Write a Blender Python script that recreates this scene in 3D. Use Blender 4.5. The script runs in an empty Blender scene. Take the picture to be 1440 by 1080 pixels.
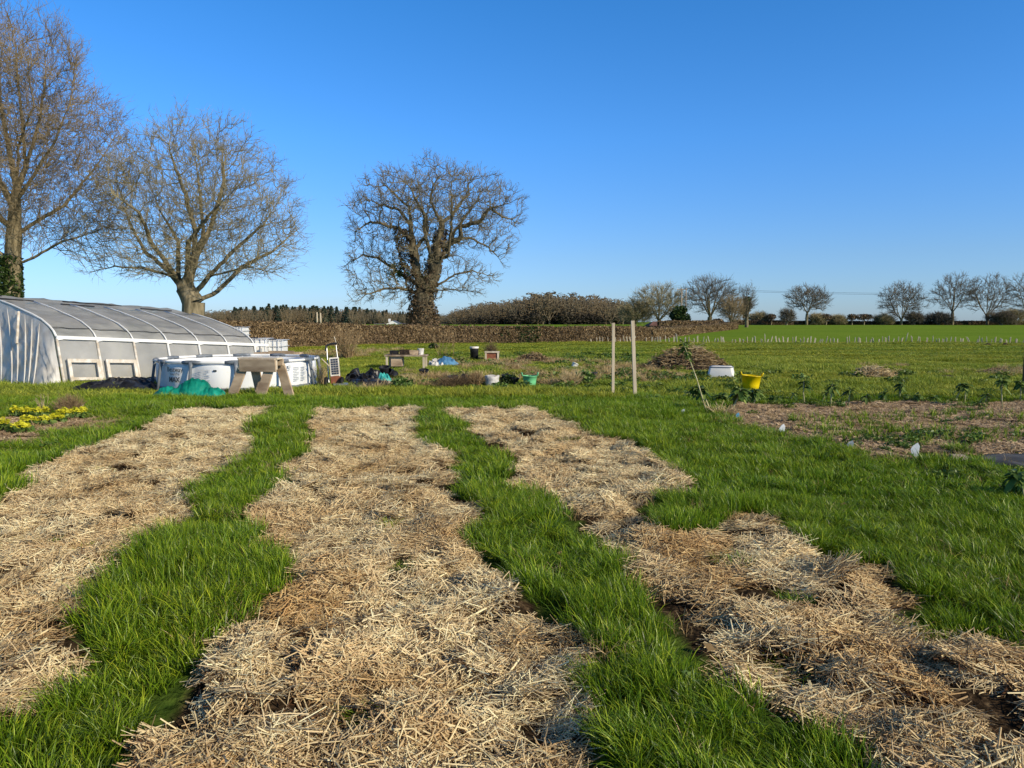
import bpy, math, random
import numpy as np
from mathutils import Vector, Matrix

S = bpy.context.scene
COL = S.collection
rng = np.random.default_rng(11)
random.seed(5)
PI = math.pi
CAMH, F, PITCH = 1.6, 1040.0, math.atan(88 / 1040.0)
cp, sp_ = math.cos(PITCH), math.sin(PITCH)

# ---------------------------------------------------------------- survey helpers (photo bearings -> ground positions)
def ray(px, py):
    u = (px - 720) / F; v = (540 - py) / F
    return u, cp + v * sp_, -sp_ + v * cp
def G(px, py, z=0.0):
    x, y, d = ray(px, py)
    t = (z - CAMH) / d
    return (x * t, y * t)
def X(px, Y, py=500):
    x, y, d = ray(px, py); return x / y * Y
def Zat(py, Y):
    x, y, d = ray(720, py); return CAMH + d / y * Y

# ---------------------------------------------------------------- noise
def _h(ix, iy, s):
    n = (ix * 374761393 + iy * 668265263 + s * 1442695041) & 0xFFFFFFFF
    n = ((n ^ (n >> 13)) * 1274126177) & 0xFFFFFFFF
    return ((n ^ (n >> 16)) & 0xFFFF) / 65535.0
def vnoise(x, y, s=0):
    x = np.asarray(x, float); y = np.asarray(y, float)
    ix = np.floor(x).astype(np.int64); iy = np.floor(y).astype(np.int64)
    fx = x - ix; fy = y - iy
    fx = fx * fx * (3 - 2 * fx); fy = fy * fy * (3 - 2 * fy)
    a = _h(ix, iy, s); b = _h(ix + 1, iy, s); c = _h(ix, iy + 1, s); d = _h(ix + 1, iy + 1, s)
    return (a * (1 - fx) + b * fx) * (1 - fy) + (c * (1 - fx) + d * fx) * fy
def fbm(x, y, s=0, o=3):
    t = 0; a = .5; n = 0
    for k in range(o):
        t = t + a * vnoise(x * 2 ** k + 17.3 * k, y * 2 ** k + 9.1 * k, s + k); n += a; a *= .55
    return t / n

def inpoly(x, y, poly):
    c = np.zeros(np.shape(x), bool); n = len(poly)
    for i in range(n):
        x0, y0 = poly[i]; x1, y1 = poly[(i + 1) % n]
        if y0 == y1: continue
        m = ((y0 > y) != (y1 > y)) & (x < (x1 - x0) * (y - y0) / (y1 - y0) + x0)
        c ^= m
    return c
def gp(pts): return [G(a, b) for a, b in pts]

BED_A = gp([(258,581),(388,576),(352,598),(354,640),(330,662),(248,700),(270,730),(195,762),(178,800),(125,826),(118,858),(120,885),(118,930),(132,965),(60,992),(0,1032),(-160,1085),(-500,1085),(-420,860),(-120,760),(0,722),(22,700),(46,688),(30,672),(122,635),(205,607),(222,592)])
BED_B = gp([(445,581),(592,576),(580,598),(602,628),(648,652),(636,692),(692,742),(652,770),(704,822),(762,862),(805,905),(842,985),(858,1085),(880,1300),(60,1300),(205,1085),(240,1000),(296,945),(345,900),(362,852),(448,842),(420,806),(386,772),(346,746),(405,690),(398,662),(442,638),(428,605)])
BED_C = gp([(625,581),(748,574),(832,615),(902,640),(978,684),(985,696),(960,704),(908,712),(900,748),(950,766),(1000,760),(1008,738),(1062,725),(1106,762),(1182,802),(1250,812),(1292,852),(1302,902),(1442,915),(1700,960),(2000,1090),(1800,1300),(1260,1300),(1222,1085),(1150,1022),(1060,992),(985,942),(978,900),(897,842),(888,790),(825,750),(772,708),(718,682),(714,650),(662,612)])
BEDS = [BED_A, BED_B, BED_C]
VEG = gp([(1030,572),(1200,568),(1460,566),(1650,575),(1700,640),(1440,640),(1330,640),(1225,652),(1150,622),(1060,602),(1010,586)])
MEMB = gp([(1300,643),(1352,657),(1460,676),(1700,720),(1800,650),(1440,638)])
FLOWER = gp([(-60,600),(20,590),(125,588),(175,594),(160,604),(90,606),(60,612),(30,626),(-80,640)])
def warp(x, y, a=.10):
    a = a * .8
    return x + (fbm(x * 3.1, y * 3.1, 40) - .5) * 2.6 * a, y + (fbm(x * 3.1, y * 3.1, 47) - .5) * 2.6 * a
def beds_mask(x, y):
    wx, wy = warp(x, y, .13)
    m = np.zeros(np.shape(x), bool)
    for b in BEDS: m |= inpoly(wx, wy, b)
    return m
_sx = np.arange(-12, 14, .06); _sy = np.arange(.3, 18, .06); _mx, _my = np.meshgrid(_sx, _sy)
SOFT = beds_mask(_mx, _my).astype(float)
for _ in range(3):
    SOFT = sum(np.roll(SOFT, (a, b), (0, 1)) for a in (-1, 0, 1) for b in (-1, 0, 1)) / 9
def soft(x, y):
    i = np.clip(((y - .3) / .06).astype(int), 0, len(_sy) - 1); j = np.clip(((x + 12) / .06).astype(int), 0, len(_sx) - 1)
    return SOFT[i, j]
def height(x, y):
    x = np.asarray(x, float); y = np.asarray(y, float)
    near = np.clip((22 - y) / 8, 0, 1) * (np.abs(x) < 40)
    h = (fbm(x * .7, y * .7, 3) - .5) * .10
    lump = np.clip(fbm(x * 1.9, y * 1.9, 8, 3) - .42, 0, 1) * .19 + (fbm(x * 5.0, y * 5.0, 12, 3) - .5) * .085
    sm = soft(x, y); h = (h + lump * (.35 + .65 * sm) + .015 * (1 - sm)) * near
    h = h + (fbm(x * .12, y * .12, 5) - .5) * .14 * np.clip((y - 14) / 10, 0, 1) * np.clip((140 - y) / 80, 0, 1)
    far = np.clip((y - 60) / 150, 0, 1)
    h = h + far * far * (3 - 2 * far) * .62 - np.clip((y - 260) / 600, 0, 1) * 4.0
    return h
def hz(x, y): return float(height(np.array([x]), np.array([y]))[0])

# ---------------------------------------------------------------- object helpers
def tag(o, label=None, cat=None, group=None, kind=None):
    if label: o['label'] = label
    if cat: o['category'] = cat
    if group: o['group'] = group
    if kind: o['kind'] = kind
    return o
def thing(name, label, cat, loc=(0, 0, 0), rz=0, group=None):
    o = bpy.data.objects.new(name, None); COL.objects.link(o)
    o.empty_display_size = .1
    o.location = loc; o.rotation_euler = (0, 0, rz)
    return tag(o, label, cat, group)
def copy_tree(o, parent=None):
    c = o.copy(); COL.objects.link(c); c.parent = parent
    for ch in list(o.children): copy_tree(ch, c)
    return c

def np_mesh(name, verts, faces4=None, faces3=None, attrs=None, smooth=False):
    me = bpy.data.meshes.new(name)
    verts = np.asarray(verts, np.float32)
    n4 = 0 if faces4 is None else len(faces4); n3 = 0 if faces3 is None else len(faces3)
    me.vertices.add(len(verts)); me.vertices.foreach_set('co', verts.ravel())
    idx = []
    if n4: idx.append(np.asarray(faces4, np.int32).ravel())
    if n3: idx.append(np.asarray(faces3, np.int32).ravel())
    if idx:
        idx = np.concatenate(idx)
        me.loops.add(len(idx)); me.loops.foreach_set('vertex_index', idx)
        me.polygons.add(n4 + n3)
        st = np.concatenate([np.arange(n4) * 4, n4 * 4 + np.arange(n3) * 3]).astype(np.int32)
        me.polygons.foreach_set('loop_start', st)
        if smooth: me.polygons.foreach_set('use_smooth', np.ones(n4 + n3, bool))
    me.update(calc_edges=True)
    if attrs:
        for k, v in attrs.items():
            a = me.attributes.new(k, 'FLOAT', 'POINT'); a.data.foreach_set('value', np.asarray(v, np.float32))
    return me
def link(name, me, mat=None, parent=None, loc=None):
    o = bpy.data.objects.new(name, me); COL.objects.link(o)
    if mat: me.materials.append(mat)
    if parent: o.parent = parent
    if loc is not None: o.location = loc
    return o

class MB:
    def __init__(s): s.v = []; s.f = []
    def add(s, vs, fs):
        b = len(s.v); s.v += [tuple(v) for v in vs]; s.f += [tuple(i + b for i in f) for f in fs]; return s
    def box(s, c, d, m=None, rz=0, bev=0):
        x, y, z = d[0] / 2, d[1] / 2, d[2] / 2
        R = m if m is not None else Matrix.Rotation(rz, 3, 'Z')
        vs = [R @ Vector((i * x, j * y, k * z)) + Vector(c) for k in (-1, 1) for j in (-1, 1) for i in (-1, 1)]
        return s.add(vs, [(0,2,3,1),(4,5,7,6),(0,1,5,4),(2,6,7,3),(0,4,6,2),(1,3,7,5)])
    def beam(s, a, b, w, h, up=(0, 0, 1)):
        a = Vector(a); b = Vector(b); d = (b - a); L = d.length; d.normalize()
        side = d.cross(Vector(up))
        if side.length < 1e-4: side = d.cross(Vector((1, 0, 0)))
        side.normalize(); u = side.cross(d)
        return s.box((a + b) / 2, (L, w, h), m=Matrix((d, side, u)).transposed())
    def tube(s, pts, r, k=8, cap=True):
        pts = [Vector(p) for p in pts]
        if not hasattr(r, '__len__'): r = [r] * len(pts)
        vs = []; fs = []; prev = None
        for i, p in enumerate(pts):
            d = (pts[min(i + 1, len(pts) - 1)] - pts[max(i - 1, 0)]).normalized()
            a = prev - prev.dot(d) * d if prev else d.cross(Vector((.13, .2, 1)) if abs(d.z) < .9 else Vector((1, 0, .1)))
            a.normalize(); prev = a; b = d.cross(a)
            for j in range(k):
                t = 2 * PI * j / k; vs.append(p + (a * math.cos(t) + b * math.sin(t)) * r[i])
        for i in range(len(pts) - 1):
            for j in range(k):
                j2 = (j + 1) % k; fs.append((i*k+j, i*k+j2, (i+1)*k+j2, (i+1)*k+j))
        if cap: fs.append(tuple(range(k - 1, -1, -1))); fs.append(tuple((len(pts)-1)*k + j for j in range(k)))
        return s.add(vs, fs)
    def lathe(s, prof, k=20, c=(0, 0, 0), m=None, sx=1, sy=1):
        vs = []; fs = []
        for r, z in prof:
            for j in range(k):
                t = 2 * PI * j / k
                p = Vector((r * math.cos(t) * sx, r * math.sin(t) * sy, z))
                if m is not None: p = m @ p
                vs.append(p + Vector(c))
        for i in range(len(prof) - 1):
            for j in range(k):
                j2 = (j + 1) % k; fs.append((i*k+j, i*k+j2, (i+1)*k+j2, (i+1)*k+j))
        return s.add(vs, fs)
    def build(s, name, mat, parent=None, loc=None, smooth=False, bevel=0):
        me = bpy.data.meshes.new(name); me.from_pydata(s.v, [], s.f); me.update()
        if smooth:
            for p in me.polygons: p.use_smooth = True
        o = link(name, me, mat, parent, loc)
        if bevel:
            b = o.modifiers.new('bevel', 'BEVEL'); b.width = bevel; b.segments = 2; b.limit_method = 'ANGLE'
        return o

# ---------------------------------------------------------------- materials
def mat(name, c1, c2=None, scale=8, rough=.8, bump=0, trans=0, metal=0, detail=4, spec=.3, attr=None, inst=None, c3=None, contrast=(.35, .65), stretch=None, alpha=1, coat=0):
    m = bpy.data.materials.new(name); m.use_nodes = True
    nt = m.node_tree; N = nt.nodes; L = nt.links
    b = N['Principled BSDF']; out = N['Material Output']
    b.inputs['Roughness'].default_value = rough; b.inputs['Metallic'].default_value = metal
    b.inputs['Specular IOR Level'].default_value = spec
    c2 = c2 or c1
    tc = N.new('ShaderNodeTexCoord'); mp = N.new('ShaderNodeMapping'); L.new(tc.outputs['Object'], mp.inputs[0])
    if stretch: mp.inputs['Scale'].default_value = stretch
    nz = N.new('ShaderNodeTexNoise'); nz.inputs['Scale'].default_value = scale; nz.inputs['Detail'].default_value = detail
    L.new(mp.outputs[0], nz.inputs['Vector'])
    rp = N.new('ShaderNodeValToRGB'); e = rp.color_ramp.elements
    e[0].position, e[1].position = contrast
    e[0].color = (*c1, 1); e[1].color = (*c2, 1)
    src = nz.outputs['Fac']
    if attr:
        at = N.new('ShaderNodeAttribute'); at.attribute_name = attr; src = at.outputs['Fac']
        e[0].position, e[1].position = 0, 1
        if c3: q = rp.color_ramp.elements.new(.5); q.color = (*c3, 1)
    L.new(src, rp.inputs[0]); col = rp.outputs[0]
    if inst:
        at = N.new('ShaderNodeAttribute'); at.attribute_type = 'INSTANCER'; at.attribute_name = 'tint'
        mx = N.new('ShaderNodeMix'); mx.data_type = 'RGBA'; mx.blend_type = 'MIX'
        L.new(at.outputs['Fac'], mx.inputs[0]); L.new(col, mx.inputs[6]); 
        mu = N.new('ShaderNodeMix'); mu.data_type = 'RGBA'; mu.blend_type = 'MULTIPLY'; mu.inputs[0].default_value = 1
        L.new(col, mu.inputs[6]); mu.inputs[7].default_value = (*inst, 1); mu.clamp_result = False
        L.new(mu.outputs[2], mx.inputs[7]); col = mx.outputs[2]
    L.new(col, b.inputs['Base Color'])
    if bump:
        bp = N.new('ShaderNodeBump'); bp.inputs['Strength'].default_value = 1; bp.inputs['Distance'].default_value = bump
        L.new(nz.outputs['Fac'], bp.inputs['Height']); L.new(bp.outputs[0], b.inputs['Normal'])
    sh = b.outputs[0]
    if trans:
        t = N.new('ShaderNodeBsdfTranslucent'); L.new(col, t.inputs[0])
        ms = N.new('ShaderNodeMixShader'); ms.inputs[0].default_value = trans
        L.new(sh, ms.inputs[1]); L.new(t.outputs[0], ms.inputs[2]); sh = ms.outputs[0]
    if alpha < 1:
        t = N.new('ShaderNodeBsdfTransparent'); ms = N.new('ShaderNodeMixShader'); ms.inputs[0].default_value = 1 - alpha
        L.new(sh, ms.inputs[1]); L.new(t.outputs[0], ms.inputs[2]); sh = ms.outputs[0]
    L.new(sh, out.inputs[0])
    return m

M = {}
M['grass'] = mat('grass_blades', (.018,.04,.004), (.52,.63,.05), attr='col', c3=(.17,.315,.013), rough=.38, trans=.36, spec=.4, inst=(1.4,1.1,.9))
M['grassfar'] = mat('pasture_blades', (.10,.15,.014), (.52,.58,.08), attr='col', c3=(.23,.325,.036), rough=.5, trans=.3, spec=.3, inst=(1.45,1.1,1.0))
M['dry'] = mat('dry_grass', (.34,.24,.11), (.86,.72,.44), attr='col', c3=(.60,.46,.25), rough=.8, trans=.2, inst=(.7,.62,.5))
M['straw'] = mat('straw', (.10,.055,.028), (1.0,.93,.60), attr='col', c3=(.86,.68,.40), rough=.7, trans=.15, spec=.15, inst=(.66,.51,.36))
M['litter'] = mat('litter', (.12,.075,.04), (.85,.66,.42), attr='col', c3=(.50,.36,.22), rough=.85, inst=(.6,.55,.5))
M['weed'] = mat('weed_leaves', (.03,.07,.012), (.2,.29,.06), attr='col', c3=(.08,.16,.03), rough=.45, trans=.25, inst=(1.5,1.1,.9))
M['bark'] = mat('bark', (.09,.075,.04), (.30,.25,.155), scale=5, rough=.95, bump=.06, stretch=(1,1,.25), detail=8)
M['oaktwig'] = mat('dark_twigs', (.13,.11,.065), (.27,.225,.13), scale=.6, rough=.9)
M['oakbark'] = mat('dark_bark', (.06,.05,.03), (.22,.18,.11), scale=4, rough=.95, bump=.06, stretch=(1,1,.3), detail=8)
M['twig'] = mat('twigs', (.20,.168,.09), (.37,.315,.175), scale=.6, rough=.9)
M['twigred'] = mat('budding_twigs', (.19,.145,.08), (.34,.26,.145), scale=.5, rough=.9)
M['ivy'] = mat('ivy', (.012,.03,.008), (.09,.12,.03), attr='col', c3=(.035,.065,.014), rough=.4, trans=.15)
M['ivybrown'] = mat('ivy_stems', (.06,.04,.02), (.25,.17,.10), attr='col', c3=(.13,.09,.05), rough=.9)
M['hedge'] = mat('hedge_twigs', (.12,.08,.035), (.58,.44,.25), attr='col', c3=(.30,.205,.105), rough=.9, trans=.1)
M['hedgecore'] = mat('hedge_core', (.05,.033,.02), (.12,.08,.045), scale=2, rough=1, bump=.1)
M['wood'] = mat('weathered_timber', (.22,.16,.11), (.44,.35,.25), scale=6, stretch=(1,1,.15), rough=.85, bump=.004)
M['woodpale'] = mat('pale_timber', (.45,.37,.26), (.66,.57,.43), scale=7, stretch=(1,1,.12), rough=.8, bump=.003)
M['plank'] = mat('plank_timber', (.26,.18,.115), (.56,.43,.29), scale=5, stretch=(.3,1,1), rough=.85, bump=.003)
M['white'] = mat('white_plastic', (.74,.74,.72), (.82,.82,.80), scale=3, rough=.45)
M['dirtywhite'] = mat('dirty_white_paint', (.5,.43,.33), (.76,.72,.66), scale=6, rough=.7)
M['poolliner'] = mat('pool_liner', (.66,.68,.70), (.76,.78,.79), scale=1.5, rough=.5, bump=.012)
M['poolgrey'] = mat('pool_grey', (.13,.15,.17), (.20,.22,.25), scale=4, rough=.4)
M['printgrey'] = mat('print_grey', (.42,.44,.46), (.55,.57,.58), scale=30, rough=.6)
M['ink'] = mat('dark_ink', (.03,.04,.05), rough=.5)
M['black'] = mat('black_plastic', (.010,.010,.012), (.03,.03,.034), scale=4, rough=.38, bump=.01)
M['soil'] = mat('dark_soil', (.018,.013,.010), (.06,.04,.028), scale=14, rough=1, bump=.04)
M['rubber'] = mat('rubber', (.012,.012,.012), rough=.7)
M['green_net'] = mat('green_netting', (.0,.16,.11), (.015,.42,.30), scale=4, rough=.55, trans=.25, bump=.02, contrast=(.3,.7))
M['blue'] = mat('blue_tarp', (.03,.11,.24), (.12,.30,.48), scale=5, rough=.45, bump=.02)
M['tarpw'] = mat('white_tarp', (.42,.40,.37), (.72,.70,.66), scale=6, rough=.5, bump=.02)
M['yellow'] = mat('yellow_plastic', (.80,.58,.0), (.88,.68,.01), scale=3, rough=.4, trans=.15)
M['mint'] = mat('mint_plastic', (.16,.58,.26), (.22,.66,.32), scale=3, rough=.4, trans=.1)
M['turq'] = mat('turquoise_plastic', (.02,.35,.32), (.08,.52,.46), scale=8, rough=.5)
M['solar'] = mat('solar_cell', (.03,.035,.05), (.06,.065,.08), scale=20, rough=.25)
M['rustred'] = mat('red_brown_paint', (.18,.06,.03), (.28,.10,.05), scale=9, rough=.6)
M['metal'] = mat('grey_metal', (.3,.31,.32), (.42,.42,.43), scale=9, rough=.4, metal=.7)
M['steel'] = mat('galvanised', (.55,.56,.57), (.7,.7,.7), scale=9, rough=.45, metal=.5)
M['tubw'] = mat('white_tub_plastic', (.72,.70,.64), (.80,.78,.73), scale=3, rough=.35)
M['brick'] = mat('pale_stone', (.36,.28,.20), (.52,.44,.34), scale=12, rough=.9, bump=.006)
M['membrane'] = mat('weed_membrane', (.05,.052,.055), (.10,.10,.105), scale=3, rough=.85, bump=.02)
M['flower'] = mat('primrose_petals', (.50,.50,.02), (.74,.68,.05), attr='col', rough=.6, trans=.2)
M['stalk'] = mat('pale_stalk', (.32,.30,.14), (.52,.48,.28), scale=14, rough=.7)
M['kale'] = mat('kale_leaves', (.04,.09,.02), (.30,.38,.10), attr='col', c3=(.12,.2,.045), rough=.45, trans=.25)
M['render'] = mat('white_render', (.78,.78,.76), (.84,.84,.82), scale=.4, rough=.8)
M['slate'] = mat('slate_roof', (.10,.10,.11), (.15,.15,.16), scale=.5, rough=.6)
M['tile'] = mat('clay_tile_roof', (.14,.07,.05), (.22,.12,.09), scale=1, rough=.8)
M['boards'] = mat('weathered_boards', (.05,.042,.035), (.11,.095,.08), scale=2, rough=.9)
M['woodland'] = mat('woodland', (.115,.10,.07), (.21,.185,.125), scale=.08, rough=1, inst=(1.25,1.05,.85))
M['conifer'] = mat('conifers', (.02,.042,.035), (.05,.075,.055), scale=.2, rough=1, inst=(1.4,1.2,1.0))
M['fartwig'] = mat('far_twigs', (.10,.088,.066), (.17,.146,.11), scale=.4, rough=1)
M['guard'] = mat('tree_guard_plastic', (.42,.40,.30), (.60,.56,.44), scale=1, rough=.6, trans=.2)
M['tagw'] = mat('plant_tag_plastic', (.36,.42,.48), (.50,.55,.58), scale=8, rough=.4, trans=.15)
M['tagb'] = mat('blue_plastic', (.04,.18,.32), (.10,.28,.42), scale=8, rough=.4)

def film_mat():
    m = bpy.data.materials.new('polythene_film'); m.use_nodes = True
    nt = m.node_tree; N = nt.nodes; L = nt.links
    for n in list(N): N.remove(n)
    out = N.new('ShaderNodeOutputMaterial')
    tc = N.new('ShaderNodeTexCoord')
    nz = N.new('ShaderNodeTexNoise'); nz.inputs['Scale'].default_value = 1.1; nz.inputs['Detail'].default_value = 6
    L.new(tc.outputs['Object'], nz.inputs['Vector'])
    rp = N.new('ShaderNodeValToRGB'); e = rp.color_ramp.elements
    e[0].position = .3; e[1].position = .75; e[0].color = (.36,.36,.35,1); e[1].color = (.66,.65,.62,1)
    L.new(nz.outputs['Fac'], rp.inputs[0])
    d = N.new('ShaderNodeBsdfPrincipled'); d.inputs['Roughness'].default_value = .42; d.inputs['Specular IOR Level'].default_value = .4
    L.new(rp.outputs[0], d.inputs['Base Color'])
    n2 = N.new('ShaderNodeTexNoise'); n2.inputs['Scale'].default_value = 2.5; n2.inputs['Detail'].default_value = 3
    L.new(tc.outputs['Object'], n2.inputs['Vector'])
    bp = N.new('ShaderNodeBump'); bp.inputs['Distance'].default_value = .035; bp.inputs['Strength'].default_value = 1
    L.new(n2.outputs['Fac'], bp.inputs['Height']); L.new(bp.outputs[0], d.inputs['Normal'])
    t = N.new('ShaderNodeBsdfTranslucent'); t.inputs[0].default_value = (.6,.6,.6,1)
    m1 = N.new('ShaderNodeMixShader'); m1.inputs[0].default_value = .3; L.new(d.outputs[0], m1.inputs[1]); L.new(t.outputs[0], m1.inputs[2])
    tr = N.new('ShaderNodeBsdfTransparent'); m2 = N.new('ShaderNodeMixShader'); m2.inputs[0].default_value = .17
    L.new(m1.outputs[0], m2.inputs[1]); L.new(tr.outputs[0], m2.inputs[2]); L.new(m2.outputs[0], out.inputs[0])
    return m
M['film'] = film_mat()
M['endfilm'] = mat('end_film', (.70,.66,.60), (.88,.86,.82), scale=3, rough=.4, trans=.35, spec=.4, bump=.01)  # paler than the other film, standing in for sunlight shining through

def ground_mat():
    m = bpy.data.materials.new('ground'); m.use_nodes = True
    nt = m.node_tree; N = nt.nodes; L = nt.links; b = N['Principled BSDF']
    b.inputs['Roughness'].default_value = 1; b.inputs['Specular IOR Level'].default_value = 0
    geo = N.new('ShaderNodeNewGeometry')
    def noise(s, det=5):
        n = N.new('ShaderNodeTexNoise'); n.inputs['Scale'].default_value = s; n.inputs['Detail'].default_value = det
        L.new(geo.outputs['Position'], n.inputs['Vector']); return n.outputs['Fac']
    def ramp(f, stops):
        r = N.new('ShaderNodeValToRGB'); e = r.color_ramp.elements
        e[0].position, e[0].color = stops[0][0], (*stops[0][1], 1); e[1].position, e[1].color = stops[-1][0], (*stops[-1][1], 1)
        for p, c in stops[1:-1]: q = e.new(p); q.color = (*c, 1)
        L.new(f, r.inputs[0]); return r.outputs[0]
    def mix(f, a, c):
        x = N.new('ShaderNodeMix'); x.data_type = 'RGBA'; L.new(f, x.inputs[0]); L.new(a, x.inputs[6]); L.new(c, x.inputs[7]); return x.outputs[2]
    def at(n):
        a = N.new('ShaderNodeAttribute'); a.attribute_name = n; return a.outputs['Fac']
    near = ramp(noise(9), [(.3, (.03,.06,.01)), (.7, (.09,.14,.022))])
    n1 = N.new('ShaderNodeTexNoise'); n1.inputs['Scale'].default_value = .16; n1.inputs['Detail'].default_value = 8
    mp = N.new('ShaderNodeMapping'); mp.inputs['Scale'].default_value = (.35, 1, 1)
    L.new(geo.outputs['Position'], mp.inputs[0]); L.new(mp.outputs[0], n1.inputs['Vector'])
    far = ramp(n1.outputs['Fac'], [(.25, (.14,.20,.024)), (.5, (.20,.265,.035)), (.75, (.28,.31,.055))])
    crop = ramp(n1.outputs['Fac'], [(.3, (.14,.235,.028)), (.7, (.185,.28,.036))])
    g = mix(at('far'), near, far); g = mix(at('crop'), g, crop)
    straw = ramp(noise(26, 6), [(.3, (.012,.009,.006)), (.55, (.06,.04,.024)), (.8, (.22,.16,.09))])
    soil = ramp(noise(22, 6), [(.3, (.05,.035,.02)), (.5, (.16,.11,.065)), (.8, (.36,.26,.16))])
    dry = ramp(noise(6, 7), [(.3, (.10,.08,.035)), (.6, (.26,.19,.10)), (.8, (.36,.28,.16))])
    g = mix(at('dry'), g, dry); g = mix(at('soil'), g, soil); g = mix(at('straw'), g, straw)
    L.new(g, b.inputs['Base Color'])
    bp = N.new('ShaderNodeBump'); bp.inputs['Distance'].default_value = .03; bp.inputs['Strength'].default_value = 1
    L.new(noise(18, 5), bp.inputs['Height']); L.new(bp.outputs[0], b.inputs['Normal'])
    return m

# ---------------------------------------------------------------- ground sheet
DRYP = [gp(p) for p in (
    [(585,512),(660,508),(760,506),(850,512),(900,516),(985,520),(985,536),(930,542),(880,540),(800,543),(740,540),(660,545),(590,548),(560,545),(540,530)],
    [(430,470+24),(560,492),(575,500),(480,503),(400,505)],
    [(1200,518),(1270,514),(1300,524),(1240,532),(1190,530)],
    [(1320,524),(1445,512),(1500,528),(1380,534)],
    [(490,545),(560,540),(575,550),(520,556)],
    [(60,597),(165,596),(180,603),(120,612),(40,622)],
)]
def dry_f(x, y):
    wx = x + (fbm(x * .8, y * .8, 60) - .5) * 3.0; wy = y + (fbm(x * .8, y * .8, 67) - .5) * 4.0
    m = np.zeros(np.shape(x))
    for p in DRYP: m = np.maximum(m, inpoly(wx, wy, p).astype(float))
    return m
def grade(a, b, step, lo, hi, g=1.13):
    c = list(np.arange(a, b + 1e-6, step)); s = step; v = a; left = []
    while v > lo: s *= g; v -= s; left.append(v)
    s = step; v = c[-1]
    right = []
    while v < hi: s *= g; v += s; right.append(v)
    return np.array(left[::-1] + c + right)
xs = grade(-12, 14, .07, -4000, 4000); ys = grade(.6, 18, .07, -400, 6000)
gx, gy = np.meshgrid(xs, ys); gxf, gyf = gx.ravel(), gy.ravel()
gz = height(gxf, gyf)
nx, ny = len(xs), len(ys)
ii = (np.arange(ny - 1)[:, None] * nx + np.arange(nx - 1)[None]).ravel()
bm_ = beds_mask(gxf, gyf)
wx, wy = warp(gxf, gyf, .25)
soil_ = inpoly(wx, wy, VEG) | inpoly(wx, wy, FLOWER)
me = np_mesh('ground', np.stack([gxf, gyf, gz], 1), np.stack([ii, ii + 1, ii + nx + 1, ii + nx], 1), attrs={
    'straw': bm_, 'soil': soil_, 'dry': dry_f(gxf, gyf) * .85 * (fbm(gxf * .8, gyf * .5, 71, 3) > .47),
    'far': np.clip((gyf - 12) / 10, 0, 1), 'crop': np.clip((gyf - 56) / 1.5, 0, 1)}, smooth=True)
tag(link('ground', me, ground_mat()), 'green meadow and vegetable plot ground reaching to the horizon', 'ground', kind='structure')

# ---------------------------------------------------------------- instanced ground cover
def proto_coll(name, meshes, m):
    c = bpy.data.collections.new(name)
    for i, me in enumerate(meshes):
        me.materials.append(m)
        o = bpy.data.objects.new('%s_%02d' % (name, i), me); c.objects.link(o)
    return c
def gn_scatter(name, coll, P, rot, scl, idx, tint):
    me = np_mesh(name, P)
    for k, t, v in (('rot', 'FLOAT_VECTOR', rot), ('scl', 'FLOAT_VECTOR', scl)):
        a = me.attributes.new(k, t, 'POINT'); a.data.foreach_set('vector', np.asarray(v, np.float32).ravel())
    a = me.attributes.new('idx', 'INT', 'POINT'); a.data.foreach_set('value', np.asarray(idx, np.int32))
    a = me.attributes.new('tint', 'FLOAT', 'POINT'); a.data.foreach_set('value', np.asarray(tint, np.float32))
    o = link(name, me)
    ng = bpy.data.node_groups.new(name + '_nodes', 'GeometryNodeTree')
    ng.interface.new_socket('Geometry', in_out='INPUT', socket_type='NodeSocketGeometry')
    ng.interface.new_socket('Geometry', in_out='OUTPUT', socket_type='NodeSocketGeometry')
    N, L = ng.nodes, ng.links
    gi = N.new('NodeGroupInput'); go = N.new('NodeGroupOutput')
    ip = N.new('GeometryNodeInstanceOnPoints'); ci = N.new('GeometryNodeCollectionInfo')
    ci.inputs['Collection'].default_value = coll; ci.inputs['Separate Children'].default_value = True; ci.inputs['Reset Children'].default_value = True
    def na(n, t):
        x = N.new('GeometryNodeInputNamedAttribute'); x.data_type = t; x.inputs[0].default_value = n; return x.outputs['Attribute']
    e2 = N.new('FunctionNodeEulerToRotation')
    L.new(na('rot', 'FLOAT_VECTOR'), e2.inputs[0]); L.new(e2.outputs[0], ip.inputs['Rotation'])
    L.new(na('scl', 'FLOAT_VECTOR'), ip.inputs['Scale']); L.new(na('idx', 'INT'), ip.inputs['Instance Index'])
    ip.inputs['Pick Instance'].default_value = True
    L.new(gi.outputs[0], ip.inputs['Points']); L.new(ci.outputs[0], ip.inputs['Instance']); L.new(ip.outputs[0], go.inputs[0])
    md = o.modifiers.new('scatter', 'NODES'); md.node_group = ng
    return o
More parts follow.
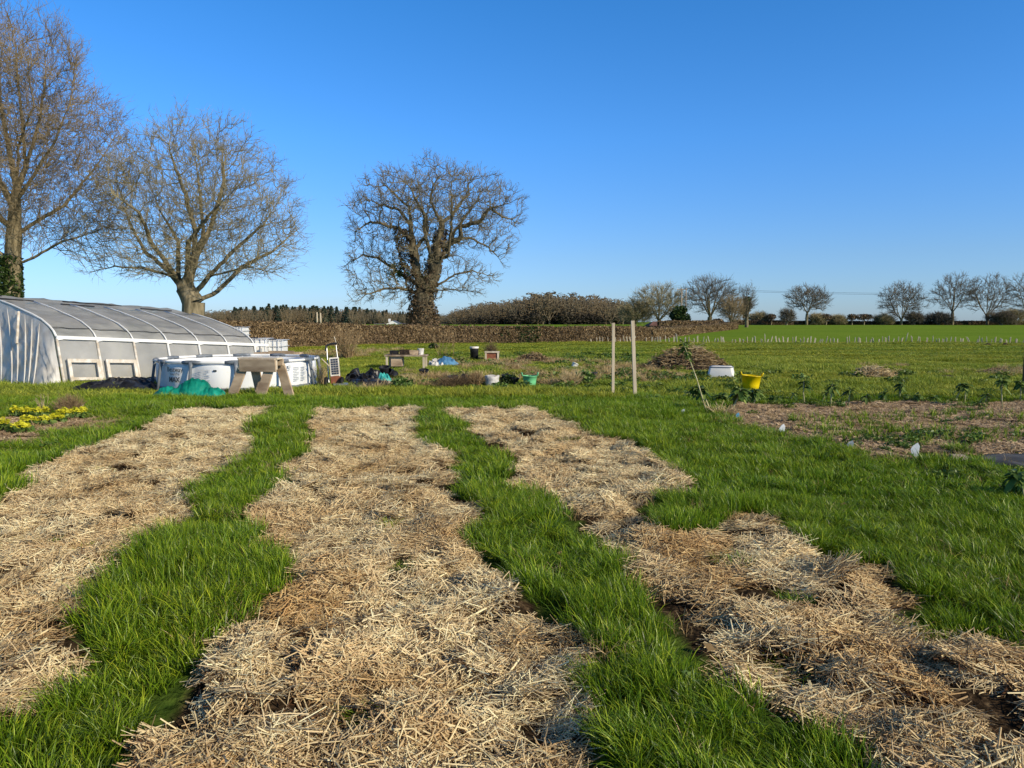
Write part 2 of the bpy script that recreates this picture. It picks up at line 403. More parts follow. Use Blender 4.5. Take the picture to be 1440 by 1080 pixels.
def blades(seed, n, R, h0, h1, w, lean=.6, wind=(-.30, .10), flop=.8):
    r = np.random.default_rng(seed)
    rad = R * np.sqrt(r.random(n)); th = r.random(n) * 2 * PI
    bx, by = rad * np.cos(th), rad * np.sin(th)
    h = (h0 + (h1 - h0) * r.random(n) ** 1.5)
    da = r.random(n) * 2 * PI
    ln = (r.random(n) * lean + r.random(n) ** 3 * flop) * h
    dx = np.cos(da) * ln + wind[0] * h + bx * .35; dy = np.sin(da) * ln + wind[1] * h + by * .35
    fa = r.random(n) * PI; wx, wy = np.cos(fa) * w / 2, np.sin(fa) * w / 2
    ww = .6 + .7 * r.random(n)
    V = []
    for t, k in ((0, .85), (.35, 1), (.7, .75)):
        cx = bx + dx * t ** 1.9; cy = by + dy * t ** 1.9; cz = h * (t - .18 * t * t * (ln / h + .2)) - .01 * (t == 0)
        V.append(np.stack([cx - wx * k * ww, cy - wy * k * ww, cz], 1)); V.append(np.stack([cx + wx * k * ww, cy + wy * k * ww, cz], 1))
    V.append(np.stack([bx + dx, by + dy, h * (1 - .18 * (ln / h + .2) - .25 * np.clip(ln / h - .5, 0, 1))], 1))
    V = np.stack(V, 1).reshape(-1, 3); b = np.arange(n)[:, None] * 7
    f4 = np.concatenate([b + [0, 1, 3, 2], b + [2, 3, 5, 4]]); f3 = b + [4, 5, 6]
    c = np.repeat(np.clip(r.normal(.46, .26, n), 0.05, 1), 7) * np.tile([.0, .0, .6, .6, 1, 1, 1.25], n)  # blade colour falls off towards the root, painting in shade for depth
    return np_mesh('blades', V, f4, f3, {'col': np.clip(c, 0, 1)})
def stalks(seed, n, R, l0, l1, w, thick, coh=.45):
    r = np.random.default_rng(seed)
    rad = R * np.sqrt(r.random(n)); th = r.random(n) * 2 * PI
    c = np.stack([rad * np.cos(th), rad * np.sin(th), thick * (r.random(n) ** 1.2) * (1 - .5 * (rad / R) ** 2)], 1)
    a = np.where(r.random(n) < .72, r.normal(0, coh, n) + .35 * c[:, 0] / R, r.random(n) * PI)
    tilt = r.normal(0, .18, n) + (r.random(n) < .08) * r.normal(.35, .3, n)
    L = l0 + (l1 - l0) * r.random(n) ** 1.6
    d = np.stack([np.cos(a) * np.cos(tilt), np.sin(a) * np.cos(tilt), np.sin(tilt)], 1)
    s = np.stack([-np.sin(a), np.cos(a), r.normal(0, .3, n)], 1); up = np.cross(d, s)
    W = w * (.5 + r.random(n))[:, None]
    bend = r.normal(0, .06, n)[:, None] * L[:, None]
    V = []
    for t in (-.5, 0, .5):
        p = c + d * L[:, None] * t + (s * bend if t == 0 else 0) + np.array([0, 0, .004])
        V += [p - s * W / 2, p + up * W * .38, p + s * W / 2]
    V = np.stack(V, 1).reshape(-1, 3); b = np.arange(n)[:, None] * 9
    f4 = np.concatenate([b + q for q in ([0, 3, 4, 1], [1, 4, 5, 2], [3, 6, 7, 4], [4, 7, 8, 5])])
    col = np.clip(r.normal(.68, .26, n) - np.clip(.45 - c[:, 2] / thick, 0, 1) * 1.6, 0, 1)  # low-lying stalks coloured darker, painting shadow into the gaps
    return np_mesh('stalks', V, f4, None, {'col': np.repeat(col, 9)})
def leafclump(seed, n, R, H, size, flat=.3):
    r = np.random.default_rng(seed)
    p = r.normal(0, 1, (n, 3)); p /= np.linalg.norm(p, axis=1)[:, None]; p *= (r.random(n) ** .4)[:, None]
    p = p * [R, R, H * .5] + [0, 0, H * .5]
    return leaf_mesh(p, size, r, flat)
def leaf_mesh(p, size, r, flat=.0, name='leaves'):
    n = len(p)
    a = r.normal(0, 1, (n, 3)); a[:, 2] *= (1 - flat); a /= np.linalg.norm(a, axis=1)[:, None]
    b = r.normal(0, 1, (n, 3)); b -= (b * a).sum(1)[:, None] * a; b /= np.linalg.norm(b, axis=1)[:, None]
    s = (size * (.5 + r.random(n)))[:, None]
    nrm = np.cross(a, b)
    V = np.stack([p - a * s * .5, p + b * s * .28 + nrm * s * .06, p + a * s * .55, p - b * s * .28 + nrm * s * .06], 1).reshape(-1, 3)
    return np_mesh(name, V, np.arange(n * 4).reshape(n, 4), None, {'col': np.repeat(np.clip(r.normal(.45, .25, n), 0, 1), 4)})
def align(n, rz):
    z = n / np.linalg.norm(n, axis=1)[:, None]
    x0 = np.stack([np.cos(rz), np.sin(rz), np.zeros(len(rz))], 1)
    y = np.cross(z, x0); y /= np.linalg.norm(y, axis=1)[:, None]; x = np.cross(y, z)
    return np.stack([np.arctan2(y[:, 2], z[:, 2]), -np.arcsin(np.clip(x[:, 2], -1, 1)), np.arctan2(x[:, 1], x[:, 0])], 1)
def wedge(y0, y1, dens, pad=1.6, xlim=None):
    w1 = .72 * y1 + pad; n = int(dens * (y1 - y0) * 2 * w1)
    x = rng.uniform(-w1, w1, n); y = rng.uniform(y0, y1, n)
    k = np.abs(x) < .72 * y + pad
    return x[k], y[k]
def normals(x, y, e=.05):
    return np.stack([-(height(x + e, y) - height(x - e, y)) / (2 * e), -(height(x, y + e) - height(x, y - e)) / (2 * e), np.ones(len(x))], 1)

bandp = [
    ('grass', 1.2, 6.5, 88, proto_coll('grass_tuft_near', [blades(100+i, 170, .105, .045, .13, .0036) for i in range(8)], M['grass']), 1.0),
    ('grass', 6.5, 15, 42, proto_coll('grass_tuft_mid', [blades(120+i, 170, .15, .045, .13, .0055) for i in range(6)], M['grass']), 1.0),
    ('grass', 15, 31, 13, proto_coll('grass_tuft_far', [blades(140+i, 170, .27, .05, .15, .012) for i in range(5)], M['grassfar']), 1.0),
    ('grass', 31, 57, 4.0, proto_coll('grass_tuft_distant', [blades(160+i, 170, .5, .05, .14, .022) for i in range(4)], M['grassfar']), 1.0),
]
POOLC = (X(336, 18.0), 18.0)
glabels = ['lush grass strips growing between the straw beds nearest the camera', 'grass of the paths around the far ends of the straw beds',
           'rougher green grass around the tubs, stakes and pool', 'short pasture grass between the plot and the row of tree guards']
for bi, (nm, y0, y1, dens, coll, sc) in enumerate(bandp):
    x, y = wedge(y0, y1, dens)
    # grass stays off the beds except for ragged edges
    wx, wy = warp(x, y, .13)
    bed = np.zeros(len(x), bool); edge = np.ones(len(x), bool)
    for dx, dy in ((0, 0), (.07, 0), (-.07, 0), (0, .14), (0, -.03), (.05, .08), (-.05, .08)):
        bed |= beds_mask(x + dx, y + dy)
    ring = np.zeros(len(x), bool)
    for dx, dy in ((.16, 0), (-.16, 0), (0, .2), (0, -.2)):
        ring |= beds_mask(x + dx, y + dy)
    sw, sv = warp(x, y, .25)
    soil = inpoly(sw, sv, VEG) | inpoly(sw, sv + .25, VEG) | inpoly(sw, sv, FLOWER)
    dr = dry_f(x, y) > .5
    sprout = bed & (rng.random(len(x)) < .004)
    k = (~bed | sprout) & (~soil | (rng.random(len(x)) < .02)) & (~dr | (fbm(x * .8, y * .5, 71, 3) < .47) | (rng.random(len(x)) < .3))
    k &= ~((np.hypot(x - POOLC[0], y - POOLC[1]) < 1.9))
    if bi < 2: k &= (ring | (rng.random(len(x)) < .8))
    x, y, ring, sprout = x[k], y[k], ring[k], sprout[k]
    hn = fbm(x * 1.3, y * 1.3, 21, 3); hb = fbm(x * .45, y * .45, 25, 2)
    s = .55 + 1.0 * np.clip(hn, 0, 1) + .35 * (hb - .5) + ring * .18 * (bi < 2)
    # taller lush tussocks
    tus = np.clip((fbm(x * 2.3, y * 2.3, 31, 2) - .62) * 4, 0, 1) * (y < 15)
    s = s * (1 + .55 * tus) * (.85 + .3 * rng.random(len(x)))
    tt = G(945, 745); keep_ = ~inpoly(x, y, MEMB); near_t = np.exp(-((x - tt[0]) ** 2 + (y - tt[1]) ** 2) / .10); s *= 1 + .55 * near_t
    # shorter, trodden path to the right of the beds
    s *= np.where(y < 15, 1, .9)
    if bi > 1: s *= .45 + 1.1 * np.clip(fbm(x * .22, y * .7, 85, 3) * 1.7 - .35, 0, 1.1)
    s[sprout] *= .5
    tint = np.clip((fbm(x * .6, y * .6, 77, 3) - .42) * 2.2, 0, 1) * .8 * rng.random(len(x)) + .15 * rng.random(len(x))
    if bi > 1: tint = np.clip((fbm(x * .16, y * .6, 88, 3) - .3) * 2.4, 0, 1) * (.5 + .5 * rng.random(len(x)))
    z = np.where(keep_, height(x, y), -2.0)
    o = gn_scatter(nm, coll, np.stack([x, y, z - .004], 1), align(normals(x, y) * [.6, .6, 1], rng.normal(0, .5, len(x)) + rng.choice([0, PI * .5, -PI * .4], len(x), p=[.6, .2, .2])),
                   np.stack([sc * (.8 + .4 * rng.random(len(x)))] * 2 + [s * sc], 1), rng.integers(0, len(coll.objects), len(x)), tint)
    tag(o, glabels[bi], 'grass', kind='stuff')

ctus = proto_coll('grass_tussock', [blades(180+i, 150, .05, .07, .22, .0048, 1.3, (-.05, .0), .6) for i in range(6)], M['grass'])
x, y = wedge(1.2, 14, 7); bed = beds_mask(x, y) | beds_mask(x, y + .14) | beds_mask(x + .06, y + .03) | beds_mask(x - .06, y + .03)
cl_ = fbm(x * 1.6, y * 1.6, 33, 3); k = (~bed & (rng.random(len(x)) < np.clip((cl_ - .42) * 5, .08, 1))) | (bed & (cl_ > .70) & (rng.random(len(x)) < .25))
k &= ~(inpoly(x, y, VEG) | inpoly(x, y, FLOWER)); x, y = x[k], y[k]
s = rng.uniform(.6, 1.05, len(x)) * (.7 + .5 * cl_[k]); s *= np.where(beds_mask(x, y), .5, 1)
tag(gn_scatter('grass_tussocks', ctus, np.stack([x, y, height(x, y)], 1), align(normals(x, y), rng.random(len(x)) * 6.28), np.stack([s * 1.15, s * 1.15, s], 1), rng.integers(0, 6, len(x)), np.clip(fbm(x * .9, y * .9, 34, 2) * 1.6 - .5 + .3 * rng.random(len(x)), 0, 1)),
    'coarse arching grass tussocks along the strips beside the straw', 'grass', kind='stuff')
HOLES = [(*G(a, b), h) for a, b, h in ((365,1030,.10), (690,985,.10), (1000,905,.13), (640,1085,.12), (1150,905,.1), (1420,960,.14), (880,735,.12), (1330,870,.12), (270,742,.1), (560,760,.08))]
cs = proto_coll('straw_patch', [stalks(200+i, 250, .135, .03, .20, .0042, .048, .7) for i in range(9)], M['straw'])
cl = proto_coll('litter_patch', [stalks(220+i, 170, .17, .02, .10, .006, .02, 1.2) for i in range(5)], M['litter'])
slab = ['straw mulch covering the left hand bed', 'straw mulch covering the middle bed down to the camera', 'straw mulch covering the right hand bed beside the grass tussock']
for bi, b in enumerate(BEDS):
    bb = np.array(b); x0, y0 = np.maximum(bb.min(0), (-8, .8)); x1, y1 = np.minimum(bb.max(0), (10, 16))
    n = int((x1 - x0) * (y1 - y0) * 125)
    x = rng.uniform(x0, x1, n); y = rng.uniform(y0, y1, n)
    wx, wy = warp(x, y, .13)
    dn = fbm(x * 2.2, y * 2.2, 91, 3)
    k = inpoly(wx, wy, b) & inpoly(wx + .06, wy, b) & inpoly(wx - .06, wy, b) & (np.abs(x) < .72 * y + 1.8) & (rng.random(n) < np.clip((dn - .30) * 3.4, .24, .85))
    for hx, hy, hr in HOLES: k &= (np.hypot(x - hx, (y - hy) * 1.3) > hr * (.7 + .6 * dn))
    x, y, dn = x[k], y[k], dn[k]
    ori = fbm(x * .9, y * .9, 95, 2) * 3 * PI
    tint = np.clip(1.35 - 1.9 * fbm(x * 1.7, y * 1.7, 97, 3) + rng.normal(0, .15, len(x)), 0, 1) * np.clip(1.2 - y * .05, .45, 1)
    nn = normals(x, y); nn[:, :2] += rng.normal(0, .09, (len(x), 2))
    s = .75 + .38 * rng.random(len(x))
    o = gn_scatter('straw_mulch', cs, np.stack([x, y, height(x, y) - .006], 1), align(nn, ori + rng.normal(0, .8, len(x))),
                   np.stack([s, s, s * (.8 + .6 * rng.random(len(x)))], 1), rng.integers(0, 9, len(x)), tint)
    tag(o, slab[bi], 'straw mulch', kind='stuff')
    n = int(len(x) * .25); q = rng.integers(0, len(x), n)
# brown litter and seedlings on the vegetable bed, flower bed
def poly_scatter(name, poly, dens, coll, label, cat, smin, smax, tint=None, wrp=.25, zs=1, lim=26, keep=None):
    bb = np.array(poly); x0, y0 = bb.min(0); x1, y1 = bb.max(0)
    n = int((x1 - x0) * (y1 - y0) * dens)
    x = rng.uniform(x0, x1, n); y = rng.uniform(y0, y1, n); wx, wy = warp(x, y, wrp)
    k = inpoly(wx, wy, poly) & (np.abs(x) < .72 * y + 2)
    if keep is not None: k &= keep(x, y)
    x, y = x[k], y[k]; s = rng.uniform(smin, smax, len(x))
    t = rng.random(len(x)) if tint is None else np.full(len(x), tint)
    o = gn_scatter(name, coll, np.stack([x, y, height(x, y)], 1), align(normals(x, y), rng.random(len(x)) * 6.28), np.stack([s, s, s * zs], 1), rng.integers(0, len(coll.objects), len(x)), t)
    return tag(o, label, cat, kind='stuff')
poly_scatter('plant_litter', VEG, 40, cl, 'brown dry litter covering the vegetable bed', 'plant litter', .8, 1.4)
poly_scatter('plant_litter', FLOWER, 20, cl, 'dry brown litter around the yellow primroses', 'plant litter', .7, 1.2)
cseed = proto_coll('seedling', [blades(240+i, 12, .02, .05, .17, .008, .6, (0, 0)) for i in range(4)], M['grass'])
def rows(x, y): return (np.abs(((y * .97 + x * .12) / .42) % 1 - .5) < .16) & (fbm(x * .8, y * .8, 44) > .33)
poly_scatter('seedlings', gp([(1075,594),(1200,586),(1460,584),(1620,590),(1620,628),(1460,628),(1230,630),(1130,616)]), 150, cseed, 'rows of thin green seedlings coming up in the brown vegetable bed', 'seedlings', .6, 1.25, .2, .05, 1, keep=rows)
cweed = proto_coll('weed_clump', [leafclump(260+i, 90, .16, .12, .05, .5) for i in range(4)], M['weed'])
poly_scatter('low_weeds', gp([(1200,612),(1460,610),(1620,625),(1460,632),(1330,636),(1225,646),(1180,632)]), 7, cweed, 'low weeds along the near edge of the vegetable bed', 'weeds', .5, 1.0)
poly_scatter('low_weeds', gp([(1060,560),(1440,556),(1640,560),(1640,576),(1300,574),(1090,578)]), 5, cweed, 'green weeds under the row of kale stalks', 'weeds', .5, 1.2)
poly_scatter('low_weeds', gp([(560,530),(1000,528),(1060,550),(1000,575),(900,566),(880,555),(620,552),(560,548)]), 2.2, cweed, 'broad leaved weeds among the rough grass by the two stakes', 'weeds', .6, 1.6)
poly_scatter('low_weeds', gp([(600,500),(900,500),(1100,520),(1440,520),(1440,545),(1000,545),(700,530)]), .9, cweed, 'scattered weeds in the rough ground behind the tubs', 'weeds', .7, 2.0)
# small broad-leaved weeds in the near strips
x, y = wedge(2.2, 13, 2.6); k = ~beds_mask(x, y) & (fbm(x * 1.1, y * 1.1, 55) > .56); x, y = x[k], y[k]
s = rng.uniform(.4, .85, len(x))
tag(gn_scatter('low_weeds', cweed, np.stack([x, y, height(x, y) + .01], 1), align(normals(x, y), rng.random(len(x)) * 6), np.stack([s, s, s * .9], 1), rng.integers(0, 4, len(x)), rng.random(len(x))),
    'small broad leaved weeds growing in the grass strips beside the straw', 'weeds', kind='stuff')
cdry = proto_coll('dry_tuft', [blades(280+i, 120, .22, .08, .34, .010, 1.1, (-.1, .05), .9) for i in range(5)], M['dry'])
cdn = proto_coll('dead_blades', [blades(290+i, 26, .08, .05, .15, .0042, 1.0, (-.1, .05), .9) for i in range(5)], M['dry'])
x, y = wedge(1.6, 14, 16); k = ~beds_mask(x, y) & (rng.random(len(x)) < np.clip((fbm(x * 1.2, y * 1.2, 58) - .3) * 1.8, .1, 1)); x, y = x[k], y[k]
s = rng.uniform(.7, 1.1, len(x))
tag(gn_scatter('dead_grass', cdn, np.stack([x, y, height(x, y)], 1), align(normals(x, y), rng.random(len(x)) * 6), np.stack([s, s, s], 1), rng.integers(0, 5, len(x)), rng.random(len(x))),
    'pale dead grass blades mixed through the green strips', 'grass', kind='stuff')
bbx = []
for i, p in enumerate(DRYP):
    dens = [5, 3.5, 4, 3.5, 7, 8][i]; zs = .9 if i != 5 else .3
    poly_scatter('dry_grass', p, dens * (1.5 if i == 0 else 1), cdry, ['pale dead grass around the pots and tubs in the middle of the plot', 'pale dead grass along the foot of the brown hedge', 'clump of pale dead grass beyond the kale row',
        'pale dead grass around the dark soil heaps', 'pale dead grass in front of the black plant pots', 'flattened dead grass beside the primroses'][i], 'dry grass', .4, 1.1, None, .6, zs, keep=(lambda x, y: fbm(x * .8, y * .5, 71, 3) > .47) if i in (0, 2, 3) else None)

# ---------------------------------------------------------------- trees
def seg_mesh(P0, P1, R0, R1, k):
    d = P1 - P0; L = np.linalg.norm(d, axis=1)[:, None]; d = d / np.maximum(L, 1e-6)
    ref = np.where(np.abs(d[:, 2:3]) < .9, [[0, 0, 1.]], [[1., 0, 0]])
    a = np.cross(d, ref); a /= np.linalg.norm(a, axis=1)[:, None]; b = np.cross(d, a)
    n = len(P0); V = np.empty((n, 2, k, 3))
    for j in range(k):
        t = 2 * PI * j / k; u = a * math.cos(t) + b * math.sin(t)
        V[:, 0, j] = P0 + u * R0[:, None]; V[:, 1, j] = P1 + u * R1[:, None]
    base = (np.arange(n) * 2 * k)[:, None]; F4 = []
    for j in range(k):
        j2 = (j + 1) % k; F4.append(base + [j, j2, k + j2, k + j])
    return V.reshape(-1, 3), np.concatenate(F4)
def grow(limbs, A, D, infl, kill, jit, r, it=140):
    pos = []; par = []
    for li, L in enumerate(limbs):
        L = [np.array(p, float) for p in L]
        if li == 0: pos.append(L[0]); par.append(-1); cur = 0
        else:
            P = np.array(pos); cur = int(np.argmin(((P - L[0]) ** 2).sum(1)))
        for a, b in zip([pos[cur]] + L[1:-1], L[1:]):
            n = max(1, int(round(np.linalg.norm(b - a) / D)))
            for q in range(1, n + 1):
                p = a + (b - a) * q / n + (r.normal(0, jit * D * .35, 3) if li else r.normal(0, .01, 3))
                pos.append(p); par.append(cur); cur = len(pos) - 1
    P = np.array(pos); ctr = P[:6].mean(0) * .3 + A.mean(0) * .7; ctr[2] -= (A[:, 2].max() - ctr[2]) * .6
    dd = ((A[:, None] - P[None]) ** 2).sum(2) if len(A) * len(P) < 3e7 else None
    near = dd.argmin(1); nd = np.sqrt(dd.min(1)); alive = nd > kill
    A = A[alive]; near = near[alive]; nd = nd[alive]
    for _ in range(it):
        m = nd < infl
        if not m.any(): break
        idx = near[m]; d = A[m] - P[idx]; d /= np.linalg.norm(d, axis=1)[:, None]
        acc = np.zeros((len(P), 3)); np.add.at(acc, idx, d); u = np.unique(idx)
        v = acc[u]; v /= np.maximum(np.linalg.norm(v, axis=1)[:, None], 1e-6); v += r.normal(0, jit, v.shape); ov = P[u] - ctr; ov /= np.maximum(np.linalg.norm(ov, axis=1)[:, None], 1e-6); v += ov * .35
        v /= np.linalg.norm(v, axis=1)[:, None]
        new = P[u] + v * D; base = len(P)
        P = np.concatenate([P, new]); par += list(u)
        dn = np.sqrt(((A[:, None] - new[None]) ** 2).sum(2)); j = dn.argmin(1); dm = dn[np.arange(len(A)), j]
        up = dm < nd; nd[up] = dm[up]; near[up] = base + j[up]
        al = nd > kill; A = A[al]; near = near[al]; nd = nd[al]
        if len(A) == 0: break
    return P, np.array(par)
def radii(P, par, Rt, rt, rmin=0):
    n = len(P); kids = np.bincount(par[par >= 0], minlength=n)
    cnt = np.where(kids == 0, 1.0, 0.0)
    for i in range(n - 1, 0, -1): cnt[par[i]] += cnt[i]
    e = math.log(max(cnt[0], 2)) / math.log(Rt / rt)
    return np.maximum(rt * cnt ** (1 / e), rmin), kids, cnt
def sprigs(p, d, L, segs, r0, spread, r, up=.1):
    """polyline twigs from p along d; returns segment arrays"""
    out = []; n = len(p); cur = p; dd = d
    for s in range(segs):
        dd = dd + r.normal(0, spread, (n, 3)) + [0, 0, up]; dd /= np.linalg.norm(dd, axis=1)[:, None]
        nx_ = cur + dd * (L / segs)[:, None]
        out.append((cur, nx_, r0 * (1 - s / segs * .75), r0 * (1 - (s + 1) / segs * .75), dd)); cur = nx_
    return out
def bare_tree(limbs, env, N, D, seed, Rt, rt=.02, thr=.06, tw=3, twl=(.5, 1.1), sub=2, twr=.011, jit=.22, ktr=7, infl=5, up=.08, kill=1.6, rmn=1.0):
    """returns trunk mesh arrays and crown mesh arrays"""
    r = np.random.default_rng(seed)
    A = []
    tot = sum(e[1][0] * e[1][1] * e[1][2] for e in env)
    for c, R in env:
        n = int(N * R[0] * R[1] * R[2] / tot); q = r.normal(0, 1, (n, 3)); q /= np.linalg.norm(q, axis=1)[:, None]
        # ragged outline: shell radius varies with direction
        lump = 1 + .13 * np.sin(q[:, 0] * 5 + q[:, 2] * 7 + seed) * np.cos(q[:, 1] * 6 - q[:, 2] * 4)
        q *= (r.random(n) ** .42 * lump)[:, None]; A.append(np.array(c) + q * np.array(R))
    A = np.concatenate(A)
    P, par = grow(limbs, A, D, D * infl, D * kill, jit, r)
    rad, kids, cnt = radii(P, par, Rt, rt * .55, rt * rmn)
    i = np.arange(1, len(P)); pr = par[1:]
    thick = rad[i] > thr
    R0 = rad[pr].copy(); R0 = np.minimum(R0, rad[i] * 1.8); R1 = rad[i].copy()
    d = P[i] - P[pr]
    def pack(m, k, ext=.12):
        return seg_mesh(P[pr[m]] - d[m] * ext * .5, P[i[m]] + d[m] * ext, R0[m], R1[m], k)
    T = pack(thick, ktr)
    C = [pack(~thick, 4, 0)]
    # twigs
    fine = i[rad[i] < thr * .8]; dirs = P[fine] - P[par[fine]]; dirs /= np.linalg.norm(dirs, axis=1)[:, None]
    p = np.repeat(P[fine], tw, 0); ov = p - P[:5].mean(0) - [0, 0, A[:, 2].mean() * .35]; ov /= np.linalg.norm(ov, axis=1)[:, None]; dr = np.repeat(dirs, tw, 0) * .45 + ov * .55 + r.normal(0, .38, (len(p), 3))
    dr /= np.linalg.norm(dr, axis=1)[:, None]
    s1 = sprigs(p, dr, r.uniform(*twl, len(p)), 3, np.full(len(p), twr * 1.5), .22, r, up)
    allp = [x[:4] for x in s1]
    for lv in s1:
        m = r.random(len(lv[0])) < .8
        for _ in range(sub):
            q = lv[1][m]; dq = lv[4][m] * .8 + r.normal(0, .45, (m.sum(), 3)); dq /= np.linalg.norm(dq, axis=1)[:, None]
            allp += [x[:4] for x in sprigs(q, dq, r.uniform(twl[0] * .4, twl[1] * .55, len(q)), 2, np.full(len(q), twr), .25, r, up)]
    C.append(seg_mesh(*[np.concatenate([a[k] for a in allp]) for k in range(4)], 3))
    b = len(C[0][0]); C = (np.concatenate([C[0][0], C[1][0]]), np.concatenate([C[0][1], C[1][1] + b]))
    return T, C, P, rad, par
def place_tree(name, label, loc, T, C, mt, mc, group=None):
    t = thing(name, label, 'tree', loc, 0, group)
    a = link('trunk', np_mesh('trunk', T[0], T[1], smooth=True), mt, t); c = link('crown', np_mesh('crown', C[0], C[1]), mc, t)
    return t
def pxl(pts, Y, base, dep=None, r=None, s=1, o=(0, 0)):
    """photo bearings at depth Y -> local coords of a tree whose base is `base`"""
    out = []; 
    for k, (a, b) in enumerate(pts):
        a = o[0] + a / s; b = o[1] + b / s
        y = Y + (dep or 0) * k / max(1, len(pts) - 1)
        out.append((X(a, y, b) - base[0], y - base[1], Zat(b, y) - base[2]))
    return out
def env_px(items, Y, base):
    e = []
    for (cx, cy, rx, ry, dep) in items:
        e.append(((X(cx, Y, cy) - base[0], dep, Zat(cy, Y) - base[2]), (rx / F * Y, rx / F * Y * .85, ry / F * Y)))
    return e

# far left tall tree
Y1 = 46; b1 = (X(17, Y1), Y1, hz(X(17, Y1), Y1)); o1, s1_ = (0, 0), 2.348
def L1(p, d): return pxl(p, Y1, b1, d, s=s1_)
limbs = [[(0, 0, -.3), (0, 0, 1.2)] + L1([(40,880),(46,760),(50,650)], 0)] + [
    L1([(50,650),(85,550),(75,420),(60,280),(50,120)], 1.5), L1([(50,680),(110,580),(180,470),(235,330),(250,200)], -2),
    L1([(46,780),(120,730),(210,680),(310,560),(400,420)], 2.5), L1([(40,890),(110,850),(200,800),(300,770),(370,740)], -1.5),
    L1([(48,700),(0,600),(-40,480),(-60,300),(-40,140)], -2.5), L1([(45,760),(-40,680),(-130,600),(-220,480)], 2),
    L1([(40,850),(-60,800),(-180,760)], -1), L1([(85,550),(130,400),(150,260),(150,150)], 3), L1([(60,640),(30,500),(0,330),(0,200)], 4), L1([(60,640),(60,480),(110,350),(90,200)], -4)]
env = env_px([(-5,165,140,142,0), (85,235,98,95,0), (-90,260,100,90,0), (-10,290,120,70,0), (110,335,55,35,0)], Y1, b1)
T, C, P, rad, par = bare_tree(limbs, env, 8200, .38, 3, .50, .016, .05, 2, (.6, 1.4), 2, .0098, .12, up=.12)
t1 = place_tree('bare_tree', 'tallest bare tree rising at the left edge above the polytunnel, ivy on its lower trunk', b1, T, C, M['bark'], M['twigred'])
r = np.random.default_rng(1); n = 7500
zz = r.uniform(0, 5.6, n) ** 1.0 ; rr = .55 + .5 * r.random(n) * (1 - .45 * zz / 5.6); th = r.random(n) * 6.28
bx = np.interp(zz, [0, 5.6], [-.3, .0]) 
link('ivy', leaf_mesh(np.stack([bx + rr * np.cos(th), rr * np.sin(th), zz], 1), .2, r), M['ivy'], t1)
# second tree
Y2 = 46; b2 = (X(272, Y2), Y2, hz(X(272, Y2), Y2))
def L2(p, d): return pxl(p, Y2, b2, d, s=s1_)
limbs = [[(0, 0, -.3), (0, 0, 1.0)] + L2([(640,1000),(612,950)], 0)] + [
    L2([(612,950),(560,900),(480,830),(430,740),(390,620)], 1.5), L2([(612,950),(640,860),(645,760),(610,640),(560,500)], -1.5),
    L2([(630,980),(700,900),(780,820),(870,740),(930,650)], -2), L2([(640,990),(720,960),(800,880),(900,830),(980,760)], 2),
    L2([(570,910),(470,885),(380,880),(290,900)], -1), L2([(642,850),(700,740),(740,600),(730,480)], 2), L2([(640,780),(660,640),(640,470)], 3.5),
    L2([(600,900),(590,800),(520,680),(480,560)], 4), L2([(700,900),(820,880),(900,900)], -3), L2([(620,930),(620,800),(700,700),(800,600)], -4.5), L2([(600,930),(500,800),(460,700),(370,640)], -4)]
env = env_px([(275,290,128,110,0), (200,330,85,65,0), (345,325,80,70,0), (275,370,110,32,0)], Y2, b2)
T, C, P, rad, par = bare_tree(limbs, env, 5200, .38, 8, .68, .016, .05, 2, (.5, 1.15), 2, .0095, .14, up=.06)
place_tree('bare_tree', 'rounded bare tree with a short leaning trunk standing directly behind the polytunnel', b2, T, C, M['bark'], M['twig'])
# oak by the hedge
Y3 = 60; b3 = (X(595, Y3), Y3, hz(X(595, Y3), Y3))
def L3(p, d): return pxl(p, Y3, b3, d, s=4, o=(460, 200))
limbs = [[(0, 0, -.3), (0, 0, 1.0)] + L3([(540,960),(545,860)], 0)] + [
    L3([(530,860),(510,760),(490,650),(480,560),(470,440),(465,370),(390,300),(330,240)], 1), L3([(560,860),(600,740),(620,640),(620,560),(650,470),(600,380),(580,300),(620,200),(600,130)], -1),
    L3([(620,590),(690,570),(750,540),(755,470),(860,445),(920,370),(1000,350),(1080,320)], -1.5), L3([(650,460),(700,420),(760,340),(800,290),(790,190)], 2),
    L3([(500,800),(440,760),(370,710),(280,650),(200,630),(110,690)], 1.5), L3([(520,860),(460,830),(400,820),(300,830),(220,860),(150,900)], -1.5),
    L3([(570,860),(640,790),(720,740),(820,720),(900,750)], 1), L3([(480,560),(400,490),(320,460),(240,450),(170,490)], -2),
    L3([(470,440),(400,380),(300,350),(220,320)], 2.5), L3([(750,540),(830,550),(900,590),(960,640),(985,680)], 1), L3([(920,370),(990,420),(1060,450),(1090,400)], -1),
    L3([(480,600),(560,520),(560,420),(500,330),(520,200)], 4), L3([(600,650),(680,600),(720,500),(860,300),(930,230)], 4.5), L3([(600,680),(560,560),(540,400),(450,230)], -4.5),
    L3([(620,640),(680,640),(700,450),(700,220)], -4), L3([(560,850),(650,830),(760,830),(860,850)], -2)]
env = env_px([(612,290,112,56,0), (650,300,78,62,0), (555,310,70,70,0), (535,375,52,48,0), (565,405,70,28,0), (655,385,42,38,0), (690,330,48,34,0), (590,340,70,60,0)], Y3, b3)
T, C, P, rad, par = bare_tree(limbs, env, 4300, .38, 21, .85, .022, .06, 2, (.35, .85), 2, .0105, .34, up=.02)
t3 = place_tree('oak_tree', 'broad gnarled bare oak with thick ivy clad trunk standing behind the brown hedge', b3, T, C, M['oakbark'], M['oaktwig'])
r = np.random.default_rng(4); n = 15000
